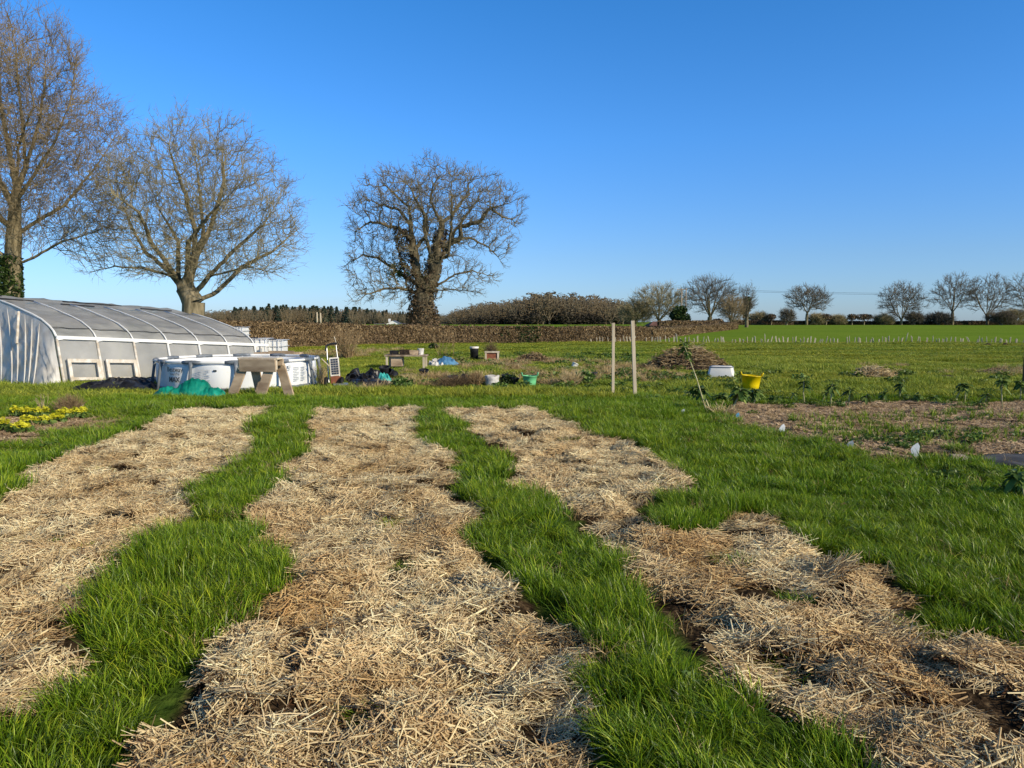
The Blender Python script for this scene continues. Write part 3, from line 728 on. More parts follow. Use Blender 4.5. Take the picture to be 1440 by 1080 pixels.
zz = r.random(n) ** 1.1 * 9.0; th = r.random(n) * 6.28
rr = np.interp(zz, [0, 2.5, 3.5, 9], [1.25, .98, .62, .42]) * (.85 + .45 * r.random(n))
side = r.random(n) < .5
bxx = np.where(zz < 3.3, 0, np.where(side, np.interp(zz, [3.3, 8, 9], [-.3, -1.6, -1.7]), np.interp(zz, [3.3, 8, 9], [.3, 1.4, 1.6])))
low = (zz < 4)
pts = np.stack([bxx + rr * np.cos(th), rr * np.sin(th), zz], 1)
link('ivy', leaf_mesh(pts[r.random(n) < .75], .16, r), M['ivybrown'], t3)
pp = np.concatenate([r.normal(0, 1, (500, 3)) * [.5, .5, .45] + L3([(395,720)], 0)[0], r.normal(0, 1, (300, 3)) * [.4, .3, .8] + L3([(560,780)], 0)[0]])
link('ivy', leaf_mesh(pp, .2, r), M['ivy'], t3)

# generic mid-distance trees
def simple_tree(seed, H, W, trunk, dens=700, twr=.03, D=.7, rt=.03, Rt=.35, fork=4, low=.25, tw=3, twl=(.6, 1.4)):
    r = np.random.default_rng(seed)
    limbs = [[(0, 0, -.4), (r.normal(0, .1), 0, trunk * .6), (r.normal(0, .2), 0, trunk)]]
    for k in range(fork):
        a = 2 * PI * k / fork + r.random(); s = r.uniform(.25, .5)
        limbs.append([(0, 0, trunk), (math.cos(a) * W * s * .35, math.sin(a) * W * s * .35, trunk + H * .2), (math.cos(a) * W * s * .7, math.sin(a) * W * s * .7, H * r.uniform(.55, .75))])
    limbs.append([(0, 0, trunk), (r.normal(0, .3), 0, H * .6), (r.normal(0, .5), 0, H * .8)])
    zc = (H + trunk * (1 + low)) / 2
    env = [((0, 0, zc), (W / 2, W / 2, (H - trunk) / 2)), ((W * .12, 0, zc - H * .05), (W * .42, W * .4, (H - trunk) * .4))]
    return bare_tree(limbs, env, dens, D, seed, Rt, rt, .09, tw, twl, 1, twr, .11, 5, up=.12)
def mid_tree(label, px, top, base_y, Y, wpx, seed, mt='bark', mc='fartwig', trunk=.22, group=None, name='bare_tree', cat='tree', Rt=.4, fork=5, dens=1100):
    x = X(px, Y); z = hz(x, Y); H = Zat(top, Y) - z; W = wpx / F * Y
    T, C, *_ = simple_tree(seed, H, W, H * trunk, dens, .026 * Y / 200, .6 * H / 12, .03, Rt, fork, tw=3)
    return place_tree(name, label, (x, Y, z), T, C, M[mt], M[mc], group)
mid_tree('small rounded bare tree alone on the field edge, left of the low clipped bushes', 1133, 402, 455, 205, 60, 31, trunk=.28)
mid_tree('bushy bare tree with several stems between the lone tree and the close pair', 1265, 397, 455, 205, 62, 32, trunk=.1, fork=6)
mid_tree('left tree of the close pair of bare trees on the right of the field edge', 1337, 387, 455, 205, 62, 33, trunk=.25)
mid_tree('right tree of the close pair of bare trees on the right of the field edge', 1386, 387, 455, 205, 62, 34, trunk=.18)
mid_tree('bare tree cut by the right edge of the photo at the field edge', 1445, 385, 455, 190, 60, 35, trunk=.15)
mid_tree('large rounded bare tree tallest of the group beside the utility pole', 998, 390, 458, 150, 80, 36, trunk=.2, dens=1300, Rt=.5)
mid_tree('bare tree with a dense dark crown left of the utility pole', 926, 402, 458, 150, 76, 37, trunk=.15, dens=1200, mc='twig')
mid_tree('narrow brown bushy tree at the right foot of the large rounded tree', 1027, 418, 460, 140, 34, 38, trunk=.12, dens=700, mc='twigred')
mid_tree('slim tall bare tree at the right end of the group by the pole', 1049, 402, 460, 150, 24, 39, trunk=.2, dens=500)
mid_tree('low brown bare tree between the wood and the dark crowned tree', 893, 425, 462, 150, 44, 40, trunk=.12, dens=700, mc='twig')
mid_tree('small pale thorn bush tree left of the lone rounded tree', 1105, 436, 457, 200, 20, 41, trunk=.1, dens=250)
mid_tree('small bare thorn bush on the field edge just right of the bushy multi stem tree', 1283, 442, 457, 205, 22, 42, trunk=.1, dens=220)
mid_tree('low wide bare bush on the field edge left of the close pair of trees', 1318, 442, 457, 205, 34, 43, trunk=.1, dens=300)
mid_tree('low bare bush on the field edge between the close pair and the photo edge', 1405, 440, 457, 200, 36, 44, trunk=.1, dens=300)
for q_, (px, tp, w, lb) in enumerate(((1147, 444, 22, 'low ragged bush touching the foot of the lone rounded tree'), (1176, 447, 18, 'low ragged bush between the two groups of flat topped thorn trees'), (1240, 445, 26, 'low ragged bush left of the bushy multi stem tree'), (1425, 436, 30, 'taller ragged bush just left of the tree at the right edge'), (1066, 441, 26, 'ragged bush at the left end of the far field edge'))):
    mid_tree(lb, px, tp, 457, 206 + q_ * .4, w, 60 + q_, trunk=.08, dens=260, mc='twig')
for px, w, lb in ((1160, 16, 'flat topped thorn tree just right of the lone rounded tree'), (1196, 14, 'smaller flat topped thorn tree of the two standing together mid field edge'), (1213, 26, 'wider flat topped thorn tree of the two standing together mid field edge'), (1083,14,'small round clipped thorn tree at the left end of the far hedge')):
    Y = 205; x = X(px, Y); z = hz(x, Y)
    t = thing('thorn_tree', lb, 'tree', (x, Y, z))
    mb = MB().tube([(0, 0, -.2), (.1, 0, .9), (0, 0, 1.6)], [.2, .16, .1], 6); mb.build('trunk', M['bark'], t)
    r = np.random.default_rng(px); W = w / F * Y; n = int(900 * W / 4)
    q = r.normal(0, 1, (n, 3)); q /= np.linalg.norm(q, axis=1)[:, None]; q *= (r.random(n) ** .4)[:, None]; q *= [W / 2, W / 2.4, .95]; q[:, 2] = np.minimum(q[:, 2], .55 + r.random(n) * .35)
    link('crown', leaf_mesh(q + [0, 0, 2.2], .34, r, name='crown'), M['ivybrown'], t)
# ivy-covered and evergreen trees of the group
def leafy_tree(name, label, px, top, base, Y, wpx, seed, m, n=2600, size=.5, trunk=.12):
    x = X(px, Y); z = hz(x, Y); H = Zat(top, Y) - z; W = wpx / F * Y; r = np.random.default_rng(seed)
    t = thing(name, label, 'tree', (x, Y, z))
    MB().tube([(0, 0, -.3), (.1, 0, H * .3), (0, 0, H * .7)], [.35, .28, .1], 7).build('trunk', M['bark'], t, smooth=True)
    c = r.normal(0, 1, (14, 3)); c /= np.linalg.norm(c, axis=1)[:, None]; c *= [[W * .3, W * .3, H * .28]]
    q = r.normal(0, 1, (n, 3)); q /= np.linalg.norm(q, axis=1)[:, None]; q *= (r.random(n) ** .35)[:, None]
    q = q * [W * .24, W * .24, H * .2] + c[r.integers(0, 14, n)] + [0, 0, H * (.5 + trunk / 2)]
    q[:, 2] = np.clip(q[:, 2], H * trunk, H)
    link('crown', leaf_mesh(q, size, r, name='crown'), m, t); return t
leafy_tree('evergreen_tree', 'small round dark evergreen tree in front of the utility pole', 956, 430, 460, 120, 30, 51, M['ivy'], 2600, .45)
leafy_tree('ivy_clad_tree', 'narrow ivy covered tree behind the brown bushy tree at the end of the group', 1048, 418, 460, 152, 16, 52, M['ivy'], 900, .55, .2)
leafy_tree('bush', 'low brown bush between the shed and the large rounded tree', 1006, 447, 460, 135, 26, 53, M['ivybrown'], 900, .4, 0)

# distant woodland: prototypes, then one object per wood
wp = []
for i in range(5):
    T, C, *_ = simple_tree(60 + i, 11.6, 8.5, 1.6, 420, .055, .9, .08, .3, 5, tw=8, twl=(.3, .75))
    b = len(T[0]); wp.append(np_mesh('wood_tree', np.concatenate([T[0], C[0]]), np.concatenate([T[1], C[1] + b])))
cw = proto_coll('wood_tree', wp, M['woodland'])
def conifer(seed):
    r = np.random.default_rng(seed); n = 900; z = r.random(n) ** .8
    rr = (1 - z) * 2.6 * (.55 + .45 * r.random(n)) + .15; th = r.random(n) * 6.28
    return leaf_mesh(np.stack([rr * np.cos(th), rr * np.sin(th), 1 + z * 11], 1), .9, r, .3)
cc = proto_coll('conifer', [conifer(80 + i) for i in range(3)], M['conifer'])
def wood(name, label, prof, Yn, Yf, n, coll, seed, sink=0, smin=.8, sx=1, bump=1.5):
    r = np.random.default_rng(seed); pxs = [p[0] for p in prof]; tops = [p[1] for p in prof]
    px = r.uniform(pxs[0], pxs[-1], n); Y = Yn + (Yf - Yn) * r.random(n) ** 1.0
    top = np.interp(px, pxs, tops) + r.normal(0, 1.3, n) - (fbm(px / 16, Y / 25, seed, 2) - .62) * bump * 2
    x = (px - 720) / F * Y; z = height(x, Y) - .5
    H = CAMH + (452 - top) / F * Y - z; H = np.maximum(H, 3) * np.where(r.random(n) < .7, 1, r.uniform(.7, 1, n))
    s = H / 12
    o = gn_scatter(name, coll, np.stack([x, Y, z], 1), np.stack([np.zeros(n), np.zeros(n), r.random(n) * 6.28], 1), np.stack([np.clip(s, .8, 1.6) * sx, np.clip(s, .8, 1.6) * sx, s], 1), r.integers(0, len(coll.objects), n), r.random(n))
    return tag(o, label, 'woodland', kind='stuff')
wood('woodland', 'dense bare brown wood forming a low rounded hump in the middle distance', [(630,448),(650,432),(680,424),(720,417),(770,411),(800,410),(840,416),(870,420),(888,432)], 235, 330, 420, cw, 5, sx=1.35, bump=7)
M['under'] = mat('undergrowth', (.025,.022,.016), (.09,.075,.05), attr='col', rough=1)
cu_ = proto_coll('undergrowth', [leafclump(90 + i, 500, 4.2, 9, .9, .2) for i in range(3)], M['under'])
wood('undergrowth', 'dark undergrowth between the trunks of the rounded brown wood', [(640,452),(660,442),(720,436),(800,434),(860,438),(884,446)], 232, 330, 260, cu_, 15)
wood('woodland', 'long low far wood behind the hedge between the polytunnel and the oak', [(290,437),(330,434),(420,431),(500,434),(560,438),(640,442),(660,445)], 420, 620, 620, cw, 6, sx=1.3)
wood('conifer_plantation', 'dark conifers standing in the far wood left of the oak', [(330,432),(390,430),(440,431),(500,433),(560,440),(640,444)], 430, 560, 130, cc, 7, sx=1.2)
wood('woodland', 'low distant tree line closing the gap under the oak crown', [(-60,440),(0,440),(120,440),(290,438)], 420, 520, 160, cw, 9, sx=1.3)

# ---------------------------------------------------------------- hedges
def hedge(name, label, path, hts, wid, seed, dens, m, size=.16, core=True, green=None):
    """path: ground points (x,y); hts: heights"""
    r = np.random.default_rng(seed)
    P = np.array(path, float); seg = np.linalg.norm(P[1:] - P[:-1], axis=1); cum = np.concatenate([[0], np.cumsum(seg)])
    base = (P[0][0], P[0][1], hz(*P[0])); t = thing(name, label, 'hedge', base)
    nn = int(cum[-1] / .35) + 2; s = np.linspace(0, cum[-1], nn)
    cx = np.interp(s, cum, P[:, 0]); cy = np.interp(s, cum, P[:, 1]); h = np.interp(s, cum, hts)
    tx = np.gradient(cx); ty = np.gradient(cy); L = np.hypot(tx, ty); nxx, nyy = -ty / L, tx / L
    gz_ = height(cx, cy)
    prof = [(-.42, -.1), (-.47, .35), (-.44, .75), (-.36, .88), (0, .92), (.36, .88), (.44, .75), (.47, .35), (.42, -.1)]
    V = np.empty((nn, len(prof), 3))
    for k, (a, b) in enumerate(prof):
        w = wid * a * (1 + .25 * (fbm(s * .7, s * 0 + k, seed) - .5)); V[:, k, 0] = cx + nxx * w - base[0]; V[:, k, 1] = cy + nyy * w - base[1]
        V[:, k, 2] = gz_ - base[2] + h * b * (1 + .08 * (fbm(s * .5, s * 0 + k, seed + 3) - .5))
    q = len(prof); I = (np.arange(nn - 1)[:, None] * q + np.arange(q - 1)[None]).ravel()
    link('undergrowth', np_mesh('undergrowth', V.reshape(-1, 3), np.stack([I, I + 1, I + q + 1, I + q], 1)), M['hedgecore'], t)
    n = int(cum[-1] * dens); ss = r.uniform(0, cum[-1], n); a = r.uniform(0, PI, n)
    px_ = np.interp(ss, cum, P[:, 0]); py_ = np.interp(ss, cum, P[:, 1]); hh = np.interp(ss, cum, hts) * (1 + .14 * (fbm(ss * .6, ss * 0, seed + 9) - .5))
    tx = np.interp(ss, s, nxx); ty = np.interp(ss, s, nyy)
    off = np.cos(a) * wid * .5 * np.clip(1.5 * 1, 0, 1) ; zz = np.where(r.random(n) < .35, hh * (.9 + .1 * r.random(n)), hh * r.random(n)); off = np.where(zz > hh * .88, r.uniform(-.45, .45, n) * wid, np.sign(np.cos(a)) * wid * .48) 
    p0 = np.stack([px_ + tx * off - base[0], py_ + ty * off - base[1], zz + height(px_, py_) - base[2]], 1)
    d = np.stack([tx * np.sign(off) * .25, ty * np.sign(off) * .25, np.ones(n) * .7], 1) + r.normal(0, .55, (n, 3)); d /= np.linalg.norm(d, axis=1)[:, None]
    d[:, 2] = np.where(zz > hh * .88, np.abs(d[:, 2]) * .35, d[:, 2])
    Ls = r.uniform(.5, 1.5, n)[:, None] * size
    w = np.cross(d, r.normal(0, 1, (n, 3))); w /= np.linalg.norm(w, axis=1)[:, None]; w *= size * .09
    V = np.stack([p0 - d * Ls * .5 - w, p0 - d * Ls * .5 + w, p0 + d * Ls * .5 + w * .5, p0 + d * Ls * .5 - w * .5], 1).reshape(-1, 3)
    col = np.clip(r.normal(.45, .25, n) + .5 * (fbm(ss * .4, zz * .8, seed + 5) - .5), 0, 1)
    link('foliage', np_mesh('foliage', V, np.arange(4 * n).reshape(n, 4), None, {'col': np.repeat(col, 4)}), m, t)
    n2 = n // 3; k = r.integers(0, n, n2)
    lp = p0[k] + r.normal(0, .06, (n2, 3))
    lv = link('dead_leaves', leaf_mesh(lp, size * .6, r, name='dead_leaves'), M['ivybrown'], t)
    if green:
        for (ga, gb, cnt) in green:
            sg = r.uniform(ga, gb, cnt); gx_ = np.interp(sg, cum, P[:, 0]); gy_ = np.interp(sg, cum, P[:, 1]); hg = np.interp(sg, cum, hts)
            ql = np.stack([gx_ - base[0] + r.normal(0, .1, cnt), gy_ - base[1] - wid * .5 - .05 * r.random(cnt), gz_[0] - base[2] + hg * r.random(cnt)], 1)
            link('ivy', leaf_mesh(ql, .16, r, name='ivy'), M['ivy'], t)
    return t
def hp(px, Y): return (X(px, Y), Y)
path = [hp(250, 36), hp(350, 40), hp(450, 47), hp(540, 50), hp(640, 53), hp(760, 55.5), hp(870, 57), hp(905, 60)]
hts = [1.65, 1.62, 1.40, 1.33, 1.26, 1.2, 1.15, 1.1]
cum = np.concatenate([[0], np.cumsum(np.linalg.norm(np.diff(np.array(path), axis=0), axis=1))])
hedge('hedge', 'clipped brown winter hedge running from behind the polytunnel to the two stakes', path, hts, 1.3, 70, 1700, M['hedge'], .22, green=[(cum[5]-1.9, cum[5]-.2, 700), (cum[3]-1, cum[3]+1.0, 60), (cum[6]-9.5, cum[6]-8.6, 60)])
hedge('hedge', 'reddish brown hedge running away from the two stakes towards the shed', [hp(905, 62), hp(940, 78), hp(985, 100), hp(1030, 128)], [1.0, .95, 1.0, 1.15], 1.6, 71, 520, M['hedge'], .4)
hedge('hedge', 'dark low hedge closing the far side of the big green field', [hp(1030, 205), hp(1120, 208), hp(1250, 209), hp(1350, 209), hp(1480, 208), hp(1560, 206)], [1.3, 1.1, .95, 1.0, 1.2, 1.2], 2.4, 72, 130, M['ivybrown'], .8)
hedge('hedge', 'low clipped hedge in front of the brown shed', [hp(925, 118), hp(960, 118), hp(1008, 119)], [1.5, 1.5, 1.5], 1.6, 73, 260, M['hedge'], .45)

# ---------------------------------------------------------------- young tree guards
base_o = None; r = random.Random(3); seenp = []
for i in range(118):
    px = 832 + (1475 - 832) * i / 117 + r.uniform(-2.2, 2.2); 
    if r.random() < .12: continue
    Y = 54.5 - (px - 1130) / 300 * .3 + r.uniform(-.25, .25); x = X(px, Y)
    if base_o is None:
        base_o = thing('tree_guard', 'pale plastic guard around a young hedge plant in the long row across the field', 'tree guard', (x, Y, 0), 0, 'young tree guards in a row across the field')
        MB().tube([(0, 0, -.1), (0, 0, .55)], .03, 7, cap=False).build('guard_sleeve', M['guard'], base_o)
        MB().beam((.06, 0, -.1), (.065, 0, .62), .03, .03).build('cane', M['woodpale'], base_o)
        o = base_o
    else: o = copy_tree(base_o)
    o.location = (x, Y, hz(x, Y)); o.rotation_euler = (r.gauss(0, .10), r.gauss(0, .16), r.random() * 6); s = r.uniform(.5, .95); o.scale = (1, 1, s * (1.5 if i in (22, 44, 80) else 1))

# ---------------------------------------------------------------- polytunnel
P0 = Vector((X(80, 18.0), 18.0, 0)); P1 = Vector((X(357, 22.9), 22.9, 0))
ax = (P1 - P0); TL = ax.length; ax.normalize(); inn = Vector((-ax.y, ax.x, 0))     # inn points away from the camera
if inn.x > 0: inn = -inn
tun = thing('polytunnel', 'long low polythene tunnel with white ribs on the left of the plot', 'polytunnel', P0)
sec = [(-.30, -.35), (-.16, .55), (0, 1.2), (.12, 1.34), (.30, 1.46), (.65, 1.62), (1.1, 1.75), (1.6, 1.87), (2.1, 1.99), (2.6, 2.09), (3.05, 2.16)]
sec2 = [(3.05, 2.16), (3.7, 2.28), (4.4, 2.38), (5.1, 2.30), (5.8, 2.1), (6.5, 1.8), (7.3, 1.2), (7.6, -.3)]
def TP(u, s, z):                 # u along tunnel 0..1, s inward, z up -> local
    return ax * (u * TL) + inn * s + Vector((0, 0, z - .33 * u))
def sheet(secs, nu, amp, seed):
    m = []; 
    for a, b in zip(secs[:-1], secs[1:]):
        for k in range(4): m.append((a[0] + (b[0] - a[0]) * k / 4, a[1] + (b[1] - a[1]) * k / 4))
    m.append(secs[-1]); V = []; 
    for i in range(nu + 1):
        u = i / nu
        for j, (s, z) in enumerate(m):
            sag = -amp * abs(math.sin(u * PI * 6)) + (float(vnoise(u * 34, j * .35, seed)) - .5) * .045
            V.append(TP(u, s - sag * .3, z + sag))
    q = len(m); Fc = [(i*q+j, (i+1)*q+j, (i+1)*q+j+1, i*q+j+1) for i in range(nu) for j in range(q - 1)]
    mb = MB(); mb.add(V, Fc); return mb
sheet(sec[2:], 72, .022, 1).build('roof_film', M['film'], tun, smooth=True)
sheet(sec[:3], 72, .012, 2).build('side_film', M['film'], tun, smooth=True)
sheet(sec2, 40, .01, 3).build('rear_roof_film', M['film'], tun, smooth=True)
# gathered end sheets
def end_sheet(u, seed, out):
    allp = sec + sec2[1:]; ss = np.array([p[0] for p in allp]); zs = np.array([p[1] for p in allp])
    V = []; nu, nv = 260, 16
    for i in range(nu + 1):
        s = -.28 + 7.8 * i / nu; zt = float(np.interp(s, ss, zs))
        for j in range(nv + 1):
            t = j / nv; z = -.3 + (zt + .3) * t
            # folds fan out from the corner
            ang = math.atan2(zt - z + .05, s + .6)
            f = math.sin(ang * 38 + 5 * float(vnoise(s * 1.3, z, seed))) * .028 * min(1, (1 - t) * 3 + .1) + (float(vnoise(s * 1.2, z * 1.2, seed + 1)) - .5) * .08
            V.append(TP(u, s, z) - ax * (out * (.04 + f) + .0) - ax * (.5 * (1 - t) * out))
    q = nv + 1; mb = MB(); mb.add(V, [(i*q+j, (i+1)*q+j, (i+1)*q+j+1, i*q+j+1) for i in range(nu) for j in range(nv)]); return mb
end_sheet(0, 5, 1).build('end_sheet', M['endfilm'], tun, smooth=True)
end_sheet(1, 6, -1).build('end_sheet', M['film'], tun, smooth=True)
for (sa, sb) in ((3.3, 2.6), (2.7, 1.75), (2.2, 1.2), (1.75, .95), (1.3, .62), (.95, .42), (.6, .2), (2.9, 2.3)):
    za = float(np.interp(sa, [p[0] for p in sec + sec2[1:]], [p[1] for p in sec + sec2[1:]])) - .05; pts = []
    for q in range(9):
        t = 1 - q / 8; z = -.1 + (za + .1) * t; pts.append(TP(0, sb + (sa - sb) * t ** 1.4, z) - ax * (.075 + .5 * (1 - (z + .3) / (za + .3))))
    MB().tube(pts, [.006 + .016 * math.sin(PI * q / 8) for q in range(9)], 6).build('sheet_fold', M['endfilm'], tun, smooth=True)
for i in range(7):
    u = i / 6
    pts = [TP(u, s - .02, z + .03) for s, z in sec[2:]]
    MB().tube(pts, .018 if i else .028, 8).build('rib', M['white'], tun, smooth=True)
    MB().tube([TP(u, .0 - .03, 1.2), TP(u, -.18, .55), TP(u, -.33, -.1)], [.03, .034, .04], 8).build('upright', M['dirtywhite'] if i < 3 else M['white'], tun, smooth=True)
    MB().beam(TP(u, -.05, 1.17), TP(u + .022, -.04, 1.19), .05, .05).build('bracket', M['white'], tun)
MB().beam(TP(-.004, -.05, 1.215), TP(1.09, -.05, 1.215), .05, .085).build('side_rail', M['white'], tun, bevel=.006)
MB().tube([TP(0, 1.55, 1.84) - ax * .1, TP(0, 1.15, 1.05) - ax * .36], [.035, .03], 8).build('end_strut', M['dirtywhite'], tun)
for (s0, u0, u1) in ((3.35, -.05, .19), (3.15, .30, .46), (3.75, .36, .66), (3.45, .74, .92), (4.0, .0, .1)):
    z = float(np.interp(s0, [p[0] for p in sec2], [p[1] for p in sec2])) + .016
    MB().beam(TP(u0, s0, z), TP(u1, s0, z), .07, .03, up=(0, -.2, 1)).build('roof_slot', M['black'], tun)
MB().tube([TP(u / 24, .27, 1.46 + .012 * math.sin(u * 2.1)) for u in range(25)], .009, 6).build('seam_wire', M['rubber'], tun)
for k in range(2):              # salvaged window frames against the wall
    w = thing('window_frame', ['peeling white wooden window frame leaning on the first tunnel bay', 'peeling white wooden window frame leaning on the second tunnel bay'][k], 'window frame', P0 + TP(0, 0, 0))
    u0, u1 = (.02, .153) if k == 0 else (.182, .318)
    for (za, zb, wd) in ((.66, .66, .09), (.22, .22, .07)):
        MB().beam(TP(u0, -.24 - (.66 - za) * .25, za), TP(u1, -.24 - (.66 - za) * .25, zb), .05, wd).build('rail', M['dirtywhite'], w)
    for uu in (u0 + .006, u1 - .006):
        MB().beam(TP(uu, -.38, .0), TP(uu, -.235, .7), .05, .08, up=ax).build('stile', M['dirtywhite'], w)

# ---------------------------------------------------------------- helper: heaps
def heap_mesh(rx, ry, h, seed, rough=.3, n=44, peak=1.0, freq=3):
    V = []; 
    for i in range(n + 1):
        for j in range(n + 1):
            a = -1 + 2 * i / n; b = -1 + 2 * j / n; rr = math.hypot(a, b)
            nz = float(fbm(a * freq + seed * 3.1, b * freq, seed, 4)); k = max(0, 1 - rr ** 2) ** peak
            V.append((a * rx * (1 + .15 * (nz - .5)), b * ry, h * (k * (1 - rough) + k ** .5 * rough * 2 * abs(nz - .3)) * 1.0 - .05))
    q = n + 1; mb = MB(); mb.add(V, [(i*q+j, (i+1)*q+j, (i+1)*q+j+1, i*q+j+1) for i in range(n) for j in range(n) if math.hypot(-1 + 2*(i+.5)/n, -1 + 2*(j+.5)/n) < 1.0]); return mb
def heap(name, label, cat, px, py, wpx, h, m, seed, asp=.7, **k):
    x, y = G(px, py); w = wpx / F * y / 2
    o = heap_mesh(w, w * asp, h, seed, **k).build(name, m, None, (x, y, hz(x, y)), smooth=True)
    return tag(o, label, cat)
def litter_on(parent, rx, ry, h, n, L, r0, m, seed, name='sticks'):
    r = np.random.default_rng(seed); a = r.random(n) * 6.28; q = np.sqrt(r.random(n)) * .95
    x = np.cos(a) * q * rx; y = np.sin(a) * q * ry; z = h * (1 - q * q) * r.uniform(.5, 1.0, n)
    d = r.normal(0, 1, (n, 3)) * [1, 1, .32]; d /= np.linalg.norm(d, axis=1)[:, None]; l = r.uniform(.4, 1, n)[:, None] * L
    p = np.stack([x, y, z], 1); R = np.full(n, r0)
    V, Fc = seg_mesh(p - d * l / 2, p + d * l / 2, R, R * .6, 4)
    me = np_mesh(name, V, Fc, attrs={'col': np.repeat(r.random(n), 8)}); return link(name, me, m, parent)

# ---------------------------------------------------------------- above-ground pool
pc = Vector((POOLC[0], POOLC[1], hz(*POOLC) - .02)); R_, HP = 1.85, .70
LO = math.radians(18)
pool = thing('swimming_pool', 'round white frame pool with dark grey legs beside the polytunnel', 'pool', pc)
V = []; n = 144; lv = [(0, 0), (.12, 1), (.3, 1), (.5, 1), (.66, 1), (.74, 1)]
for z, _ in lv:
    z = z * HP / .78
    for j in range(n):
        th = 2 * PI * j / n; f = abs(math.sin((th - LO) * 6)); bul = .0 + .045 * f * math.sin(PI * z / .8) - .03 * (1 - f)
        wob = .015 * (float(vnoise(j * .4, z * 7, 9)) - .5)
        V.append(((R_ - .05 + bul + wob) * math.sin(th), -(R_ - .05 + bul + wob) * math.cos(th), z))
fs = [(i*n+j, i*n+(j+1)%n, (i+1)*n+(j+1)%n, (i+1)*n+j) for i in range(len(lv)-1) for j in range(n)]
o = MB().add(V, fs).build('liner', M['poolliner'], pool, smooth=True)
so = o.modifiers.new('thick', 'SOLIDIFY'); so.thickness = .012; so.offset = -1
MB().lathe([(0.001, .03), (R_ - .06, .03)], 96).build('floor', M['poolliner'], pool)
for j in range(12):
    a0, a1 = LO + 2 * PI * j / 12 + .075, LO + 2 * PI * (j + 1) / 12 - .075
    p = lambda a, r_, z: (r_ * math.sin(a), -r_ * math.cos(a), z)
    MB().tube([p(a0 + (a1 - a0) * k / 5, R_, HP) for k in range(6)], .032, 10).build('top_rail', M['white'], pool, smooth=True)
    a = LO + 2 * PI * j / 12
    MB().tube([p(a - .12, R_, HP), p(a - .05, R_ + .002, HP + .004), p(a + .05, R_ + .002, HP + .004), p(a + .12, R_, HP)], [.036, .045, .045, .036], 10).build('joint', M['poolgrey'], pool, smooth=True)
    MB().tube([p(a, R_ + .005, HP), p(a, R_ + .03, HP - .12), p(a, R_ + .12, .0)], [.06, .034, .03], 10).build('leg', M['poolgrey'], pool, smooth=True)
# bottom skirt band
MB().lathe([(R_ - .015, .0), (R_ - .005, .07), (R_ - .035, .13)], 96).build('skirt', M['poolgrey'], pool, smooth=True)
def wrap_text(txt, ang, z, size, m, parent, name='lettering', rr=R_ + .012, boldo=.0):
    cu = bpy.data.curves.new(name, 'FONT'); cu.body = txt; cu.size = size; cu.align_x = 'CENTER'; cu.offset = boldo; cu.resolution_u = 2
    tmp = bpy.data.objects.new('tmp', cu); COL.objects.link(tmp)
    bpy.context.view_layer.update()
    me = bpy.data.meshes.new_from_object(tmp.evaluated_get(bpy.context.evaluated_depsgraph_get()))
    bpy.data.objects.remove(tmp)
    for v in me.vertices:
        a = ang + v.co.x / rr; zz = z + v.co.y
        v.co = (rr * math.sin(a), -rr * math.cos(a), zz)
    me.update(); me.materials.clear(); me.name = name
    return link(name, me, m, parent)
wrap_text('Bestway', -.46, .49, .15, M['ink'], pool, boldo=.001)
wrap_text('Steel Pro', -.46, .41, .08, M['ink'], pool)
wrap_text('MAX', -.47, .26, .16, M['ink'], pool, boldo=.004)
def band(a0, a1, z0, z1, m, name, rr=R_ + .014):
    V = []; 
    for k in range(9):
        a = a0 + (a1 - a0) * k / 8
        for z in (z0, z1): V.append((rr * math.sin(a), -rr * math.cos(a), z))
    MB().add(V, [(2*k, 2*k+2, 2*k+3, 2*k+1) for k in range(8)]).build(name, m, pool)
for q, (a0, a1) in enumerate(((-.14, .02), (1.04, 1.13), (1.17, 1.27), (.95, .99))):
    for k in range(9 if q < 3 else 3): band(a0, a1 - (.03 if k % 3 == 2 else 0), .53 - k * .038, .546 - k * .038, M['printgrey'], 'printed_text')
band(.06, .10, .50, .54, M['ink'], 'printed_logo'); band(.95, .99, .55, .60, M['printgrey'], 'printed_logo')
# tilting sheet leaning inside, black plastic beside the tunnel
def cloth(name, label, cat, pts_px, h, m, seed, n=40, thick=.01, parent=None):
    """rumpled sheet over a ground quad given by four photo bearings"""
    q = [Vector((*G(*p), 0)) for p in pts_px]; c = sum(q, Vector()) / 4; V = []; H0 = hz(c.x, c.y)
    for i in range(n + 1):
        for j in range(n + 1):
            u, v = i / n, j / n
            p = (q[0] * (1 - u) + q[1] * u) * (1 - v) + (q[3] * (1 - u) + q[2] * u) * v
            e = min(u, 1 - u, v, 1 - v) * 5; nz = float(fbm(u * 5 + seed, v * 5, seed, 4)); rg = 1 - abs(2 * nz - 1)
            p = p + Vector(((float(vnoise(u * 4, v * 4, seed + 1)) - .5) * .3, (float(vnoise(u * 4, v * 4, seed + 2)) - .5) * .3, 0))
            V.append(p - c + Vector((0, 0, height(np.array([p.x]), np.array([p.y]))[0] - H0 + h * min(1, e) * (rg ** 1.5) + .02 - .04 * (e < .01))))
    k = n + 1; o = MB().add(V, [(i*k+j, (i+1)*k+j, (i+1)*k+j+1, i*k+j+1) for i in range(n) for j in range(n)]).build(name, m, None, (c.x, c.y, hz(c.x, c.y)), smooth=True)
    return tag(o, label, cat)
cloth('plastic_sheet', 'rumpled black plastic sheet lying along the foot of the polytunnel', 'plastic sheet', [(88,553),(232,552),(236,541),(140,543)], .22, M['black'], 31)
